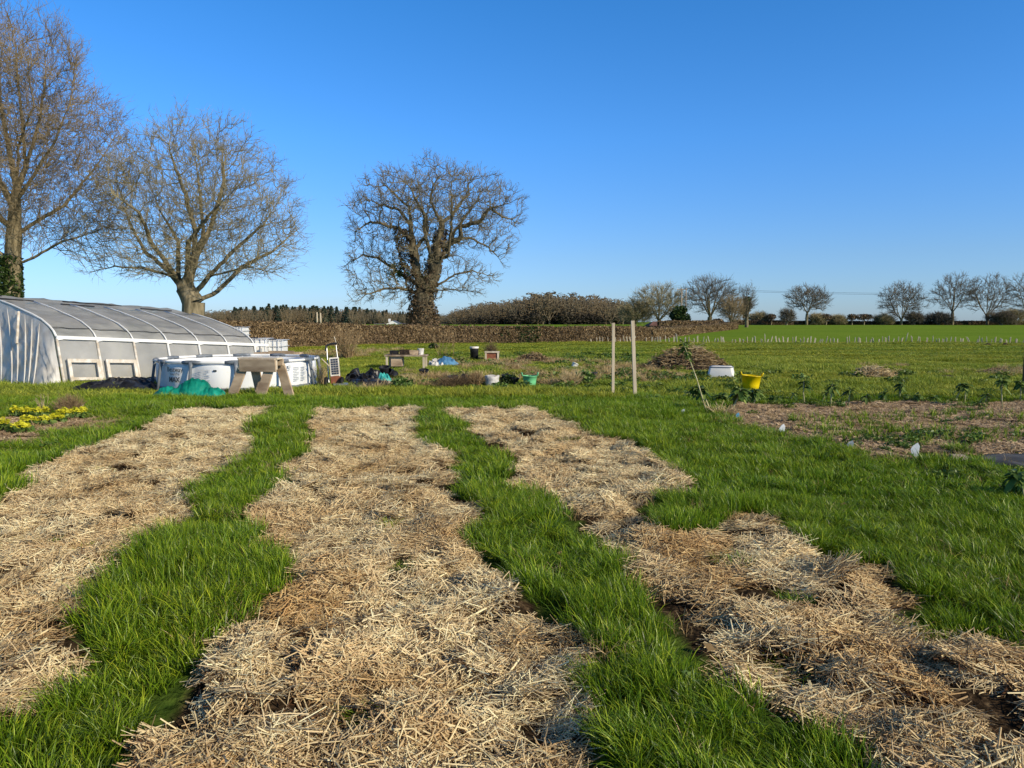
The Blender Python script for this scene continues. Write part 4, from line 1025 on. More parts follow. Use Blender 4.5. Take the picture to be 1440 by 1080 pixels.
# green netting
def netting():
    x, y = G(268, 561); V = []; nx_, ny_ = 120, 46; 
    domes = [(-.40, 0, .42, .30, .24), (.05, .1, .42, .34, .42), (.45, .0, .34, .26, .24), (-.62, -.05, .25, .2, .1), (.6,.12,.2,.2,.12)]
    for i in range(nx_ + 1):
        for j in range(ny_ + 1):
            a = -.95 + 1.9 * i / nx_; b = -.5 + 1.0 * j / ny_; z = 0
            for cx, cy, rx, ry, h in domes:
                d = ((a - cx) / rx) ** 2 + ((b - cy) / ry) ** 2; z = max(z, h * max(0, 1 - d) ** .6)
            wr = float(fbm(a * 7, b * 4 + a * 3, 5, 4)); z += (abs(2 * wr - 1)) * .09 * min(1, z * 8)
            V.append((a, b, z - .03))
    k = ny_ + 1; Fc = [(i*k+j, (i+1)*k+j, (i+1)*k+j+1, i*k+j+1) for i in range(nx_) for j in range(ny_) if max(V[i*k+j][2], V[(i+1)*k+j+1][2], V[i*k+j+1][2]) > -.028]
    o = MB().add(V, Fc).build('garden_netting', M['green_net'], None, (x, y, hz(x, y)), smooth=True)
    tag(o, 'heap of bright green garden netting in front of the pool', 'netting')
netting()
# trestle made of scaffold boards
def trestle():
    x, y = G(366, 562); t = thing('trestle_bench', 'trestle of weathered planks with splayed legs in front of the pool', 'trestle', (x, y, hz(x, y)), -.22)
    MB().box((.02, -.10, .66), (.82, .045, .25), m=Matrix.Rotation(.12, 3, 'X')).build('front_board', M['plank'], t, bevel=.004)
    MB().box((.02, .16, .72), (.86, .045, .14), m=Matrix.Rotation(-.12, 3, 'X')).build('rear_board', M['plank'], t, bevel=.004)
    MB().box((.0, .03, .802), (.9, .22, .035)).build('top_board', M['woodpale'], t, bevel=.004)
    for sx in (-1, 1):
        for (fx, fy) in ((-.30, -.05), (.28, .22)):
            MB().beam((sx * .33 + fx * .95 , fy - .05, -.06), (sx * .30 + fx * .12, fy + .02, .66), .20, .045, up=(0, 1, 0)).build('leg', M['plank'], t, bevel=.004)
    MB().box((.40, -.06, .69), (.03, .1, .22)).build('end_block', M['woodpale'], t)
    MB().box((-.40, -.06, .69), (.03, .1, .22)).build('end_block', M['woodpale'], t)
trestle()
# timber raised bed boards behind pool
def boards():
    Y = 20.8; x0, x1 = X(357, Y), X(414, Y); z = Zat(499, Y)
    t = thing('raised_bed', 'raised bed box of weathered boards behind the right side of the pool', 'raised bed', (x0, Y, 0))
    MB().box((.27, 0, z - .35), (.52, .04, .85)).build('side_board', M['plank'], t)
    MB().box(((x1 - x0) * .72, -.15, z - .33), ((x1 - x0) * .62, .04, .9)).build('side_board', M['plank'], t)
    MB().box((x1 - x0, .35, z - .35), (.04, .95, .8)).build('end_board', M['plank'], t)
    MB().box(((x1 - x0) / 2, .8, z - .35), ((x1 - x0), .04, .8)).build('side_board', M['plank'], t)
    MB().box(((x1 - x0) / 2, .33, z - .1), ((x1 - x0) * .9, .9, .04)).build('soil_fill', M['soil'], t)
boards()
# caged water tanks
def ibc(label, px, top, Y, w=1.0, h=None, rz=.1):
    z1 = Zat(top, Y); h = h or 1.05; z0 = max(0, z1 - h); x = X(px, Y)
    t = thing('water_tank', label, 'water tank', (x, Y, 0), rz)
    MB().box((0, 0, (z0 + z1) / 2), (w * .92, .95, h * .94)).build('tank', M['white'], t, bevel=.05)
    mb = MB()
    for k in range(7):
        q = -w / 2 + w * k / 6
        mb.tube([(q, -.52, z0), (q, -.52, z1)], .012, 6); mb.tube([(q, -.52, z1), (q, .52, z1)], .012, 6)
    for k in range(6):
        zz = z0 + (z1 - z0) * k / 5; mb.tube([(-w / 2, -.52, zz), (w / 2, -.52, zz), (w / 2, .52, zz), (-w / 2, .52, zz), (-w / 2, -.52, zz)], .012, 6)
    mb.build('cage', M['steel'], t)
    MB().lathe([(.12, z1), (.12, z1 + .04), (.001, z1 + .04)], 16).build('cap', M['black'], t)
    MB().box((0, 0, max(z0, .0) / 2), (w, 1, max(z0, .12))).build('pallet', M['plank'], t)
ibc('low white caged water tank nearest the far end of the polytunnel', 358, 476, 24, 1.0)
ibc('low white caged water tank, right of the other low one', 384, 478, 24.3, .85)
ibc('white caged water tank raised highest behind the tunnel end', 336, 460, 27, .6, .7)

# ---------------------------------------------------------------- sack truck with panel, pots, bags
x, y = G(470, 549); t = thing('sack_truck', 'hand truck carrying a white framed panel beside the pool', 'hand truck', (x, y, hz(x, y)), .15)
MB().tube([(-.14, .25, .15), (-.20, .50, 1.02)], .013, 8).tube([(.12, .25, .15), (.02, .50, 1.02)], .011, 8).build('frame', M['metal'], t)
MB().tube([(-.22, .47, .88), (-.20, .49, 1.01), (-.10, .5, 1.05), (.04, .5, 1.06)], .026, 8).build('handle', M['black'], t)
MB().tube([(.04, .5, 1.0), (-.02, .52, 1.22)], .010, 6).build('cane', M['woodpale'], t)
MB().tube([(-.3, .2, .72), (-.05, .3, .45)], .014, 6).build('brace', M['woodpale'], t)
rx_ = Matrix.Rotation(-.2, 3, 'X') @ Matrix.Rotation(-.08, 3, 'Y')
pn = MB().box((.0, .26, .52), (.22, .03, .44), m=rx_).build('panel', M['dirtywhite'], t)
mb = MB()
for i in range(3):
    for j in range(7): mb.box(Vector((0, .26, .52)) + rx_ @ Vector((-.058 + .058 * i, -.018, -.165 + .055 * j)), (.05, .006, .046), m=rx_)
mb.build('cells', M['solar'], pn)
MB().box((.02, .24, .21), (.24, .06, .18)).build('base_box', M['rustred'], t, bevel=.01)
MB().box((.14, .1, .12), (.34, .3, .04), rz=.1).build('toe_plate', M['metal'], t)
for sx in (-.2, .16):
    w = MB().lathe([(.06, -.03), (.13, -.04), (.15, 0), (.13, .04), (.06, .03)], 20, c=(sx, .22, .14), m=Matrix.Rotation(PI / 2, 3, 'Y')).build('wheel', M['rubber'], t, smooth=True)
    MB().lathe([(.001, -.02), (.06, -.025), (.06, .025), (.001, .02)], 14, c=(sx, .22, .14), m=Matrix.Rotation(PI / 2, 3, 'Y')).build('rim', M['metal'], w)
r = random.Random(9)
pot0 = None; potl = []
for i in range(26):
    px = r.uniform(482, 556); py = 545 - (px - 482) * .12 + r.uniform(-3, 2); x, y = G(px, py); y += r.uniform(0, .8)
    if pot0 is None:
        pot0 = thing('plant_pot', 'empty black plastic plant pot jumbled in the pot pile between hand truck and turquoise bag', 'plant pot', (x, y, 0), 0, 'black plastic pots in a jumbled pile')
        MB().lathe([(.001, 0), (.075, 0), (.105, .17), (.118, .17), (.118, .20), (.108, .20), (.07, .012), (.001, .012)], 18).build('body', M['black'], pot0, smooth=False); o = pot0
    else: o = copy_tree(pot0)
    o.location = (x, y, hz(x, y) + r.uniform(.02, .14)); o.rotation_euler = (r.uniform(-1.7, .8), r.uniform(-1.2, 1.2), r.random() * 6); s = r.uniform(.7, 1.25); o.scale = (s, s, s)
cloth('plastic_sheet', 'crumpled dark plastic sheet under the jumble of plant pots', 'plastic sheet', [(478,550),(548,546),(556,536),(484,540)], .16, M['black'], 41)
heap('compost_bag', 'crumpled turquoise bag at the right end of the pot pile', 'bag', 540, 541, 26, .42, M['turq'], 13, .7, rough=.5)
heap('compost_bag', 'crumpled white bag in front of the turquoise one', 'bag', 545, 543, 24, .26, M['tarpw'], 14, .5, rough=.6)
heap('compost_bag', 'small bright blue bag at the right end of the pot pile', 'bag', 557, 545, 12, .26, M['blue'], 15, .8, rough=.6)
for i, (px, py, w, lb) in enumerate(((500, 549, 18, 'dark green low plant in front of the pots'),)): pass
def bush(name, label, px, py, wpx, h, m, n, size, seed, cat='plant', stems=True, ms='stalk'):
    x, y = G(px, py); w = wpx / F * y / 2; r = np.random.default_rng(seed)
    t = thing(name, label, cat, (x, y, hz(x, y)))
    q = r.normal(0, 1, (n, 3)); q /= np.linalg.norm(q, axis=1)[:, None]; q *= (r.random(n) ** .45)[:, None]; q = q * [w, w * .8, h / 2] + [0, 0, h / 2]
    link('leaves', leaf_mesh(q, size, r, .3), M[m], t)
    k = 14; e = q[r.integers(0, n, k)]; Vv, Fc = seg_mesh(np.zeros((k, 3)) + r.normal(0, .04, (k, 3)) * [1, 1, 0], e, np.full(k, .008), np.full(k, .004), 4)
    link('stems', np_mesh('stems', Vv, Fc), M[ms], t); return t
for i, (px, py, s_, rx0, lb) in enumerate(((712,541,1.25,.1,'upright black pot between the white sack and the mint tub'), (721,543,1.1,.2,'smaller black pot touching the mint tub from the left'), (705,541,1.0,1.3,'black pot lying on its side just right of the white sack'), (652,544,1.1,1.2,'black pot lying among the dark dead stems'), (836,534,1.0,.1,'black pot beside the rhubarb like plant'), (637,542,1.2,.1,'upright black pot among the dark dead stems'), (596,531,1.2,.2,'black pot in front of the staging table legs'))):
    x, y = G(px, py); o = copy_tree(pot0); del o['group']; o['label'] = lb; o.location = (x, y, hz(x, y) + (.12 if rx0 > 1 else 0)); o.rotation_euler = (rx0, .1, i); o.scale = (s_, s_, s_)
bush('leafy_plant', 'dark green sprawling plant at the right end of the pot pile', 565, 550, 34, .28, 'kale', 420, .09, 1)
bush('leafy_plant', 'green rhubarb like plant left of the two tall stakes', 822, 541, 26, .36, 'kale', 260, .14, 2)
bush('leafy_plant', 'low bushy plant between the white sack and the mint tub', 716, 543, 22, .28, 'ivy', 420, .08, 3)
bush('leafy_plant', 'small dark bush on the grass by the hedge', 610, 492, 14, .4, 'ivy', 260, .14, 4)
def twig_bush(name, label, px, py, wpx, h, seed, n=220, m='hedge', r0=.006, cat='shrub', fan=.5):
    x, y = G(px, py); w = wpx / F * y / 2; r = np.random.default_rng(seed); t = thing(name, label, cat, (x, y, hz(x, y)))
    p = r.normal(0, w * .15, (n, 3)) * [1, 1, 0]; a = r.random(n) * 6.28; q = np.sqrt(r.random(n))
    d = np.stack([np.cos(a) * q * w, np.sin(a) * q * w, h * (1 - .35 * q * q) * r.uniform(.6, 1, n)], 1); L = np.linalg.norm(d, axis=1)
    s = sprigs(p, d / L[:, None], L, 4, np.full(n, r0), .12, r, 0); al = [k[:4] for k in s]
    for lv in s[1:]:
        dq = lv[4] + r.normal(0, .5, (n, 3)); dq /= np.linalg.norm(dq, axis=1)[:, None]; al += [k[:4] for k in sprigs(lv[0], dq, L * .25, 2, np.full(n, r0 * .6), .2, r, .1)]
    Vv, Fc = seg_mesh(*[np.concatenate([k[j] for k in al]) for j in range(4)], 3)
    link('stems', np_mesh('stems', Vv, Fc, attrs={'col': r.random(len(Vv))}), M[m], t)
    return t
twig_bush('bare_shrub', 'bare reddish twiggy shrub in front of the hedge behind the hand truck', 487, 503, 52, 1.75, 1, 110, r0=.012)
twig_bush('dried_shrub', 'rounded dried brown shrub between the primroses and the tunnel', 98, 585, 42, .42, 2, 420, r0=.0035)
twig_bush('bare_sapling', 'thin bare sapling behind the blue and white tarpaulin', 625, 503, 46, 1.5, 3, 14, r0=.012)
twig_bush('wispy_shrub', 'grey wispy shrub beside the black bin', 690, 503, 24, .8, 4, 160, r0=.008, m='ivybrown')
twig_bush('dead_plant', 'bleached bent stems rising beside the dried shrub', 60, 585, 26, .42, 5, 14, r0=.006, m='dry')
twig_bush('dead_plant', 'pale dry tuft between pool and hand truck', 452, 545, 20, .75, 6, 70, r0=.006, m='dry')
twig_bush('dead_plant', 'pale dead weed clump in the middle of the rough ground', 803, 543, 44, .5, 7, 160, r0=.006, m='dry')
twig_bush('dead_plant', 'dark dead stems left of the white sack', 640, 546, 66, .38, 8, 260, r0=.008, m='ivybrown')
twig_bush('dead_plant', 'dark tangle of dead stems touching the white sack', 668, 545, 30, .48, 9, 220, r0=.009, m='hedge')

# potting table with junk
x, y = G(572, 521); t = thing('potting_table', 'low wooden staging table laden with junk behind the pots', 'table', (x, y, hz(x, y)), -.04)
MB().box((0, 0, .50), (1.35, .6, .05)).build('table_top', M['wood'], t)
for sx in (-.6, .6): 
    for sy in (-.25, .25): MB().box((sx, sy, .22), (.06, .06, .52)).build('leg', M['woodpale'], t)
MB().box((-.3, .0, .30), (.35, .4, .3)).build('shelf_box', M['plank'], t)
for i, (px, w, h, m_, lb) in enumerate(((555, .28, .13, 'black', 'black seed tray at the left end of the staging table'), (570, .34, .16, 'soil', 'dark soil filled tray in the middle of the staging table'), (583, .3, .14, 'plank', 'brown wooden tray on the right half of the staging table'), (592,.16,.2,'tarpw','pale bag on the right end of the staging table'))):
    cxx = X(px, y)
    o = thing('seed_tray', lb, 'tray', (cxx, y - .05, hz(x, y) + .528))
    MB().lathe([(w * .6, 0), (w * .7, h), (w * .66, h), (w * .56, .015), (.001, .015)], 4 if i < 3 else 14, m=Matrix.Rotation(PI / 4, 3, 'Z'), sy=.9).build('body', M[m_], o)
    litter_on(o, w * .5, w * .5, h, 40, .14, .006, M['ivybrown'], i)
MB()
# tarpaulin heap
x, y = G(623, 515); 
t = thing('tarpaulin', 'blue and white tarpaulin draped over a low pile behind the dead grass', 'tarpaulin', (x, y, hz(x, y)))
heap_mesh(.58, .35, .42, 21, rough=.5, freq=2.4).build('blue_sheet', M['blue'], t, (.10, 0, .02), smooth=True)
heap_mesh(.34, .30, .36, 22, rough=.6, freq=2.6).build('white_sheet', M['tarpw'], t, (-.22, -.14, .02), smooth=True)
heap_mesh(.3, .2, .44, 23, rough=.7).build('black_sheet', M['black'], t, (.05, .18, .03), smooth=True)
# black bin
x, y = G(667, 508.5); s = y / 30; t = thing('water_butt', 'black cylindrical bin with pale rim standing on the grass', 'bin', (x, y, hz(x, y)))
MB().lathe([(.001, 0), (.15, 0), (.175, .52), (.175, .54)], 24).build('body', M['black'], t, smooth=True)
MB().lathe([(.18, .50), (.185, .56), (.17, .57), (.001, .575)], 24).build('lid', M['dirtywhite'], t, smooth=True)
MB().box((.12, -.13, .28), (.03, .01, .44)).build('highlight_strip', M['dirtywhite'], t) if False else None
# wooden stool
x, y = G(692, 509); t = thing('wooden_crate', 'small pale wooden stool shaped crate right of the black bin', 'crate', (x, y, hz(x, y)))
MB().box((0, 0, .36), (.58, .4, .05)).build('top', M['woodpale'], t)
for sx in (-.24, .24):
    for sy in (-.16, .16): MB().box((sx, sy, .16), (.07, .05, .36)).build('leg', M['woodpale'], t)
MB().box((0, .0, .2), (.42, .3, .24)).build('inner_box', M['rustred'], t)
# heaps
t = thing('compost_heap', 'small reddish brown compost heap on the grass by the hedge', 'heap', (*G(750, 510), 0))
heap_mesh(.78, .6, .42, 31, rough=.4).build('mound', M['soil'], t, smooth=True); litter_on(t, .75, .55, .44, 500, .22, .010, M['hedge'], 4)
x, y = G(966, 520); t = thing('brushwood_heap', 'large heap of cut brushwood and dead stems beyond the white tub', 'heap', (x, y, hz(x, y)))
heap_mesh(1.45, 1.1, .62, 32, rough=.4).build('mound', M['soil'], t, smooth=True); litter_on(t, 1.45, 1.1, .78, 1300, .45, .010, M['hedge'], 5); litter_on(t, 1.1, .8, .9, 160, .6, .010, M['dry'], 6, 'dead_stalks')
x, y = G(1228, 533); t = thing('dead_grass_heap', 'pale tangled heap of dead grass beyond the kale row', 'heap', (x, y, hz(x, y)))
heap_mesh(.55, .45, .3, 33).build('mound', M['ivybrown'] if False else M['soil'], t, smooth=True); litter_on(t, .62, .5, .38, 420, .35, .009, M['dry'], 7)
heap('soil_heap', 'low black soil heap left of the longer dark heap', 'heap', 1330, 534, 54, .20, M['soil'], 34, .5)
heap('soil_heap', 'longer dark soil heap by the right edge of the plot', 'heap', 1402, 524, 84, .24, M['soil'], 35, .5)
heap('soil_heap', 'brown earth heap with pale litter left of the dead grass heap', 'heap', 1100, 520, 60, .18, M['hedgecore'], 36, .5)
heap('soil_heap', 'flat dark soil mound beside the tree guards, left one of two', 'heap', 1388, 486.5, 22, .22, M['soil'], 37, .5)
heap('soil_heap', 'flat dark soil mound beside the tree guards, right one of two', 'heap', 1414, 486.5, 14, .26, M['soil'], 38, .5)

# tubs
def tub(name, label, px, py, dtop, h, m, rz=0, handles=True, tilt=0, fill=None, cat='tub'):
    x, y = G(px, py); t = thing(name, label, cat, (x, y, hz(x, y)), rz)
    b = dtop / 2; Rm = Matrix.Rotation(tilt, 3, 'Y')
    MB().lathe([(.001, .01), (b * .76, .0), (b * .86, h * .45), (b, h), (b * 1.04, h), (b * .96, h - .02), (b * .73, .03), (.001, .03)], 28, m=Rm).build('body', m, t, smooth=True)
    if handles:
        for s_ in (-1, 1):
            pts = [Rm @ Vector((s_ * b * 1.0, -.07, h - .01)), Rm @ Vector((s_ * b * 1.12, -.05, h + .07)), Rm @ Vector((s_ * b * 1.12, .05, h + .07)), Rm @ Vector((s_ * b * 1.0, .07, h - .01))]
            MB().tube(pts, .013, 8).build('handle', m, t, smooth=True)
    if fill: heap_mesh(b * .85, b * .85, .14, 3).build('contents', fill, t, (0, 0, h - .08), smooth=True)
    return t
tub('garden_tub', 'yellow flexible tub with handles behind the sprawling brassica plants', 1055, 552, .43, .38, M['yellow'], -.15, tilt=.05)
tub('garden_tub', 'mint green flexible tub in the middle of the rough ground', 745, 544, .36, .27, M['mint'], .1, fill=M['soil'])
tub('bucket', 'small white bucket lying in the rough grass left of the stakes', 806, 519, .22, .2, M['tubw'], .5, False, .5, cat='bucket')
x, y = G(692, 545); t = thing('sack', 'lumpy white sack standing between dead stems', 'sack', (x, y, hz(x, y)))
V = []; n = 24; prof = [(.02, .0), (.15, .0), (.17, .1), (.165, .2), (.18, .27), (.15, .29), (.13, .26), (.001, .24)]
for k, (rr, z) in enumerate(prof):
    for j in range(n):
        a = 2 * PI * j / n; w = 1 + .16 * (float(vnoise(j * .8, k * .9, 7)) - .5); V.append((rr * w * math.cos(a), rr * w * math.sin(a), z * (1 + .12 * (float(vnoise(j * .6, 3, 8)) - .5))))
MB().add(V, [(i*n+j, i*n+(j+1)%n, (i+1)*n+(j+1)%n, (i+1)*n+j) for i in range(len(prof)-1) for j in range(n)]).build('body', M['tarpw'], t, smooth=True)
# white bath like tub upside down
x, y = G(1014, 533); t = thing('plastic_tank', 'upturned off white plastic tank beside the brushwood heap', 'tank', (x, y, hz(x, y)), -.35)
V = []; 
def rr_loop(a, b, z, c=.07, n=6):
    out = []
    for (sx, sy, t0) in ((1, 1, 0), (-1, 1, 90), (-1, -1, 180), (1, -1, 270)):
        for k in range(n):
            th = math.radians(t0 + 90 * k / (n - 1)); out.append((sx * (a - c) + c * math.cos(th), sy * (b - c) + c * math.sin(th), z))
    return out
loops = [rr_loop(.36, .26, 0), rr_loop(.35, .255, .14), rr_loop(.31, .22, .32), rr_loop(.27, .19, .355), rr_loop(.15, .1, .36)]
V = sum(loops, []); n = len(loops[0]); fs = [(i*n+j, i*n+(j+1)%n, (i+1)*n+(j+1)%n, (i+1)*n+j) for i in range(len(loops)-1) for j in range(n)] + [tuple(4*n+j for j in range(n))]
MB().add(V, fs).build('body', M['tubw'], t, smooth=True)
MB().tube([(p[0] * .93, p[1] * .93, .33) for p in rr_loop(.33, .24, 0)] + [(.31, .2, .33)], .012, 6).build('rim', M['poolgrey'], t)

# ---------------------------------------------------------------- stakes and posts
def stake(label, p0, p1, w, m='woodpale'):
    x, y = G(*p0); z1 = Zat(p1[1], y); x1 = X(p1[0], y, p1[1]); t = thing('wooden_stake', label, 'stake', (x, y, hz(x, y)))
    o = MB().beam((0, 0, -.3), (x1 - x, .04, z1 - hz(x, y)), w, w, up=(0, 1, .0)).build('post', M[m], t, bevel=.004)
    return t
stake('straight pale wooden stake, left of the two tall ones in the grass', (862, 556), (863, 454), .058)
stake('leaning pale wooden stake, right of the two tall ones in the grass', (894, 560), (890, 451), .07)
x, y = G(1438, 560); t = thing('fence_post', 'dark upright post at the right edge of the photo', 'post', (x + .02, y, hz(x, y)))
MB().box((0, 0, .72), (.06, .06, 1.7)).build('post', M['black'], t, bevel=.004)
# ---------------------------------------------------------------- brassicas and kale
def plant_stalk(name, label, p0, p1, r0, leaves, seed, group=None, ls=.10, mid=None):
    x, y = G(*p0); r = np.random.default_rng(seed); z1 = Zat(p1[1], y); x1 = X(p1[0], y, p1[1]); zb = hz(x, y)
    t = thing(name, label, 'plant', (x, y, zb), 0, group)
    e = Vector((x1 - x, r.normal(0, .05), z1 - zb)); m_ = e * .5 + Vector((r.normal(0, .02), 0, 0))
    MB().tube([(0, 0, -.03), m_, e], [r0, r0 * .85, r0 * .6], 7).build('stem', M['stalk'], t, smooth=True)
    V = []; Fc = []; col = []
    for k in range(leaves):
        a = r.random() * 6.28; el = r.uniform(-.5, 1.1); L = ls * r.uniform(.7, 1.5); w = L * .42
        st = e * (1 - .25 * r.random() ** 1.5); d = Vector((math.cos(a) * math.cos(el), math.sin(a) * math.cos(el), math.sin(el))); s = Vector((-math.sin(a), math.cos(a), r.normal(0, .2)))
        b = len(V); c = r.random()
        for q, ww in ((0, .1), (.35, .8), (.7, 1), (1, .35)):
            p = st + d * L * q + Vector((0, 0, -.6 * L * q * q)); V += [p - s * w * ww * .5, p + Vector((0, 0, -.01)), p + s * w * ww * .5]; col += [c] * 3
        for q in range(3):
            i0 = b + 3 * q; Fc += [(i0, i0+3, i0+4, i0+1), (i0+1, i0+4, i0+5, i0+2)]
    link('leaves', np_mesh('leaves', [tuple(v) for v in V], Fc, None, {'col': col}, smooth=True), M['kale'], t)
    return t
kl = [((1132,570),(1130,536),14,'palest, widest spaced kale stalk at the left end of the row'), ((1114,566),(1117,553),5,'short thin kale stub at the extreme left end of the row'), ((1169,574),(1170,541),22,'tall kale stalk with bushy green head, second tall one from the left'),
      ((1155,568),(1162,551),12,'small leaning kale plant left of the bushy tall stalk'), ((1193,573),(1194,548),14,'medium kale stalk right of the bushy tall one'), ((1218,572),(1222,556),10,'low kale stub in the middle of the row'), ((1265,566),(1266,540),18,'kale stalk with dark drooping head near the pale grass heap'),
      ((1241,568),(1244,550),9,'short green kale plant left of the dark headed stalk'), ((1290,569),(1293,556),12,'small bushy kale plant right of the dark headed stalk'), ((1340,566),(1351,540),20,'leaning kale stalk, left one of the crossing pair'), ((1357,567),(1359,541),20,'upright kale stalk, right one of the crossing pair'),
      ((1310,568),(1316,557),10,'low kale stub left of the crossing pair'), ((1410,576),(1411,532),22,'tall kale stalk near the right edge with wide head'), ((1434,566),(1434,536),22,'last kale stalk by the dark post'), ((1385,570),(1388,553),12,'small kale plant between the crossing pair and the tall right stalk'), ((1460,568),(1462,538),18,'kale stalk beyond the dark post')]
for i, (a, b, n, lb) in enumerate(kl): plant_stalk('kale_plant', lb, a, b, .012, int(n * 1.7), 300 + i, 'kale stalks standing in a row', .115)
plant_stalk('brassica_plant', 'tallest leaning brassica stalk rising in front of the brushwood heap', (995,582), (962,482), .013, 44, 320, None, 0.106)
plant_stalk('brassica_plant', 'leafy brassica with pale stalk bent left, low beside the tallest one', (1000,580), (982,545), .018, 57, 321, None, 0.145)
plant_stalk('brassica_plant', 'brassica with pale stalk leaning right below the yellow tub', (1028,578), (1042,548), .02, 68, 322, None, 0.158)
plant_stalk('brassica_plant', 'bushy green brassica right under the yellow tub', (1058,572), (1064,550), .016, 68, 323, None, 0.145)
plant_stalk('brassica_plant', 'low brassica between the two bent pale stalks', (1010,570), (1014,556), .014, 47, 324, None, 0.145)
plant_stalk('brassica_plant', 'sprawling low brassica at the right end of the clump', (1075,568), (1086,560), .014, 40, 325, None, 0.132)
r = random.Random(2)
for i, (px, py, w, lb) in enumerate(((975,566,.22,'low leafy weed clump left of the tallest brassica'), (920,566,.15,'small leafy clump right of the leaning stake'))): bush('leafy_plant', lb, px, py, 30, w, 'kale', 160, .09, 30 + i)
twig_bush('dead_plant', 'pale dead brassica stems lying at the foot of the clump', 1015, 584, 60, .22, 12, 60, r0=.007, m='dry')
# plant labels
def ptag(label, px, py, m, s=1.0, rz=0):
    x, y = G(px, py); t = thing('plant_label', label, 'plant label', (x, y, hz(x, y)), rz); 
    V = [(-.035*s, 0, -.02), (.02*s, 0, -.02), (.045*s, .015, .10*s), (.03*s, .03, .135*s), (-.03*s, .01, .11*s), (-.05*s, .02, .07*s)]
    o = MB().add(V, [(0,1,2,5), (5,2,3,4)]).build('plate', M[m], t); sd = o.modifiers.new('t', 'SOLIDIFY'); sd.thickness = .003
    MB().beam((0, .012, -.08), (.005, .012, .05), .012, .006).build('spike', M[m], t)
ptag('white plastic flap marking the near left corner of the vegetable bed', 1101, 613, 'tagw', 1.0, .3)
ptag('pale blue plastic flap beside the dark grass tuft at the bed edge', 1196, 637, 'tagw', .8, -.3)
ptag('largest white plastic flap at the bed edge left of the brick', 1288, 647, 'tagw', 1.15, .1)
ptag('grey blue plastic scrap in the grass left of the brassicas', 961, 585, 'tagw', .8, .2)
ptag('small dark blue plastic scrap under the leaning brassica', 1038, 589, 'tagb', .7, .2)
x, y = G(1347, 651); t = tag(MB().box((0, 0, .02), (.17, .10, .075)).build('brick', M['brick'], None, (x, y, hz(x, y) + .015), bevel=.008), 'pale brick holding down the corner of the black membrane', 'brick'); t.rotation_euler = (.03, .05, -.15)
x, y = G(1322, 649); t = tag(MB().box((0, 0, .015), (.16, .08, .05)).build('stone', M['soil'], None, (x, y, hz(x, y) + .01), bevel=.015), 'dark stone lying just left of the pale brick', 'stone'); t.rotation_euler = (.03, .05, .3)
cloth('weed_membrane', 'black woven weed membrane sheet at the right edge of the bed', 'membrane', [(1352,652),(1700,715),(1800,650),(1440,641)], .03, M['membrane'], 51)
# big leaved plant at right edge
plant_stalk('leafy_plant', 'dark strappy leaved plant at the right edge in front of the membrane', (1442, 712), (1436, 668), .01, 30, 330, None, .11)
bush('leafy_plant', 'low grey green weed at the right edge of the grass path', 1425, 706, 40, .1, 'weed', 160, .05, 61)
# primroses
pl = [(5,605,'primrose clump cut by the left edge of the photo'), (30,612,'large yellow primrose clump nearest the camera'), (40,598,'yellow primrose clump just behind the nearest one'), (60,598,'wide yellow primrose clump in the middle of the patch'), (80,594,'greenish yellow primrose clump right of the middle'),
      (38,588,'primrose clump at the back of the patch above the nearest one'), (60,587,'back row primrose clump in the middle'), (90,588,'back row primrose clump near the dried shrub'), (106,587,'rightmost pair of yellow primrose heads beside the pale stake'), (22,588,'small sparse primrose clump at the back left'), (117,586,'small yellow primrose at the far right end of the patch')]
for i, (px, py, lb) in enumerate(pl):
    x, y = G(px, py + 2); r = np.random.default_rng(400 + i); s = [.7,1,.95,1.1,.85,.9,.8,.8,.9,.6,.5][i]
    t = thing('primrose', lb, 'flower', (x, y, hz(x, y)), 0, 'yellow primroses in the flower patch')
    n = 60; a = r.random(n) * 6.28; q = np.sqrt(r.random(n)) * .17 * s; p = np.stack([np.cos(a) * q, np.sin(a) * q * .8, .03 + .05 * r.random(n)], 1)
    link('leaves', leaf_mesh(p, .10, r, .5), M['kale'], t)
    n = int(150 * s); a = r.random(n) * 6.28; q = np.sqrt(r.random(n)) * .13 * s; p = np.stack([np.cos(a) * q, np.sin(a) * q * .8, .10 + .10 * r.random(n) * (1 - q / .2) - q * .1], 1)
    link('petals', leaf_mesh(p, .05, r, .8, 'petals'), M['flower'], t)
stake('short pale peg beside the dried shrub', (114, 583), (113.5, 569), .035)
# ---------------------------------------------------------------- poles, wires, house, shed
def pole(label, px, top, Y, arms=False, r0=.13, m='wood'):
    x = X(px, Y); z = hz(x, Y); H = Zat(top, Y) - z; t = thing('utility_pole', label, 'pole', (x, Y, z))
    MB().tube([(0, 0, -.5), (0, 0, H)], [r0, r0 * .75], 8).build('post', M[m], t, smooth=True)
    if arms:
        MB().box((0, -.16, H - .3), (2.0, .1, .12)).build('crossarm', M['wood'], t)
        for k in (-.9, 0, .9): MB().lathe([(.05, 0), (.07, .1), (.03, .2), (.001, .22)], 10, c=(k, -.16, H - .24)).build('insulator', M['white'], t, smooth=True)
    return (x, Y, z + H)
pA = pole('wooden utility pole with crossarm, left of the two among the group of trees', 957, 405, 145, True)
pole('wooden utility pole, right of the two among the group of trees', 963, 406, 147)
pole('pale pole, left of the close pair in front of the far wood', 447, 439, 300, r0=.35, m='woodpale')
pole('pale pole, right of the close pair in front of the far wood', 452, 440, 300, r0=.35, m='woodpale')
pB = pole('utility pole beyond the right edge of the field', 1580, 410, 165, True)
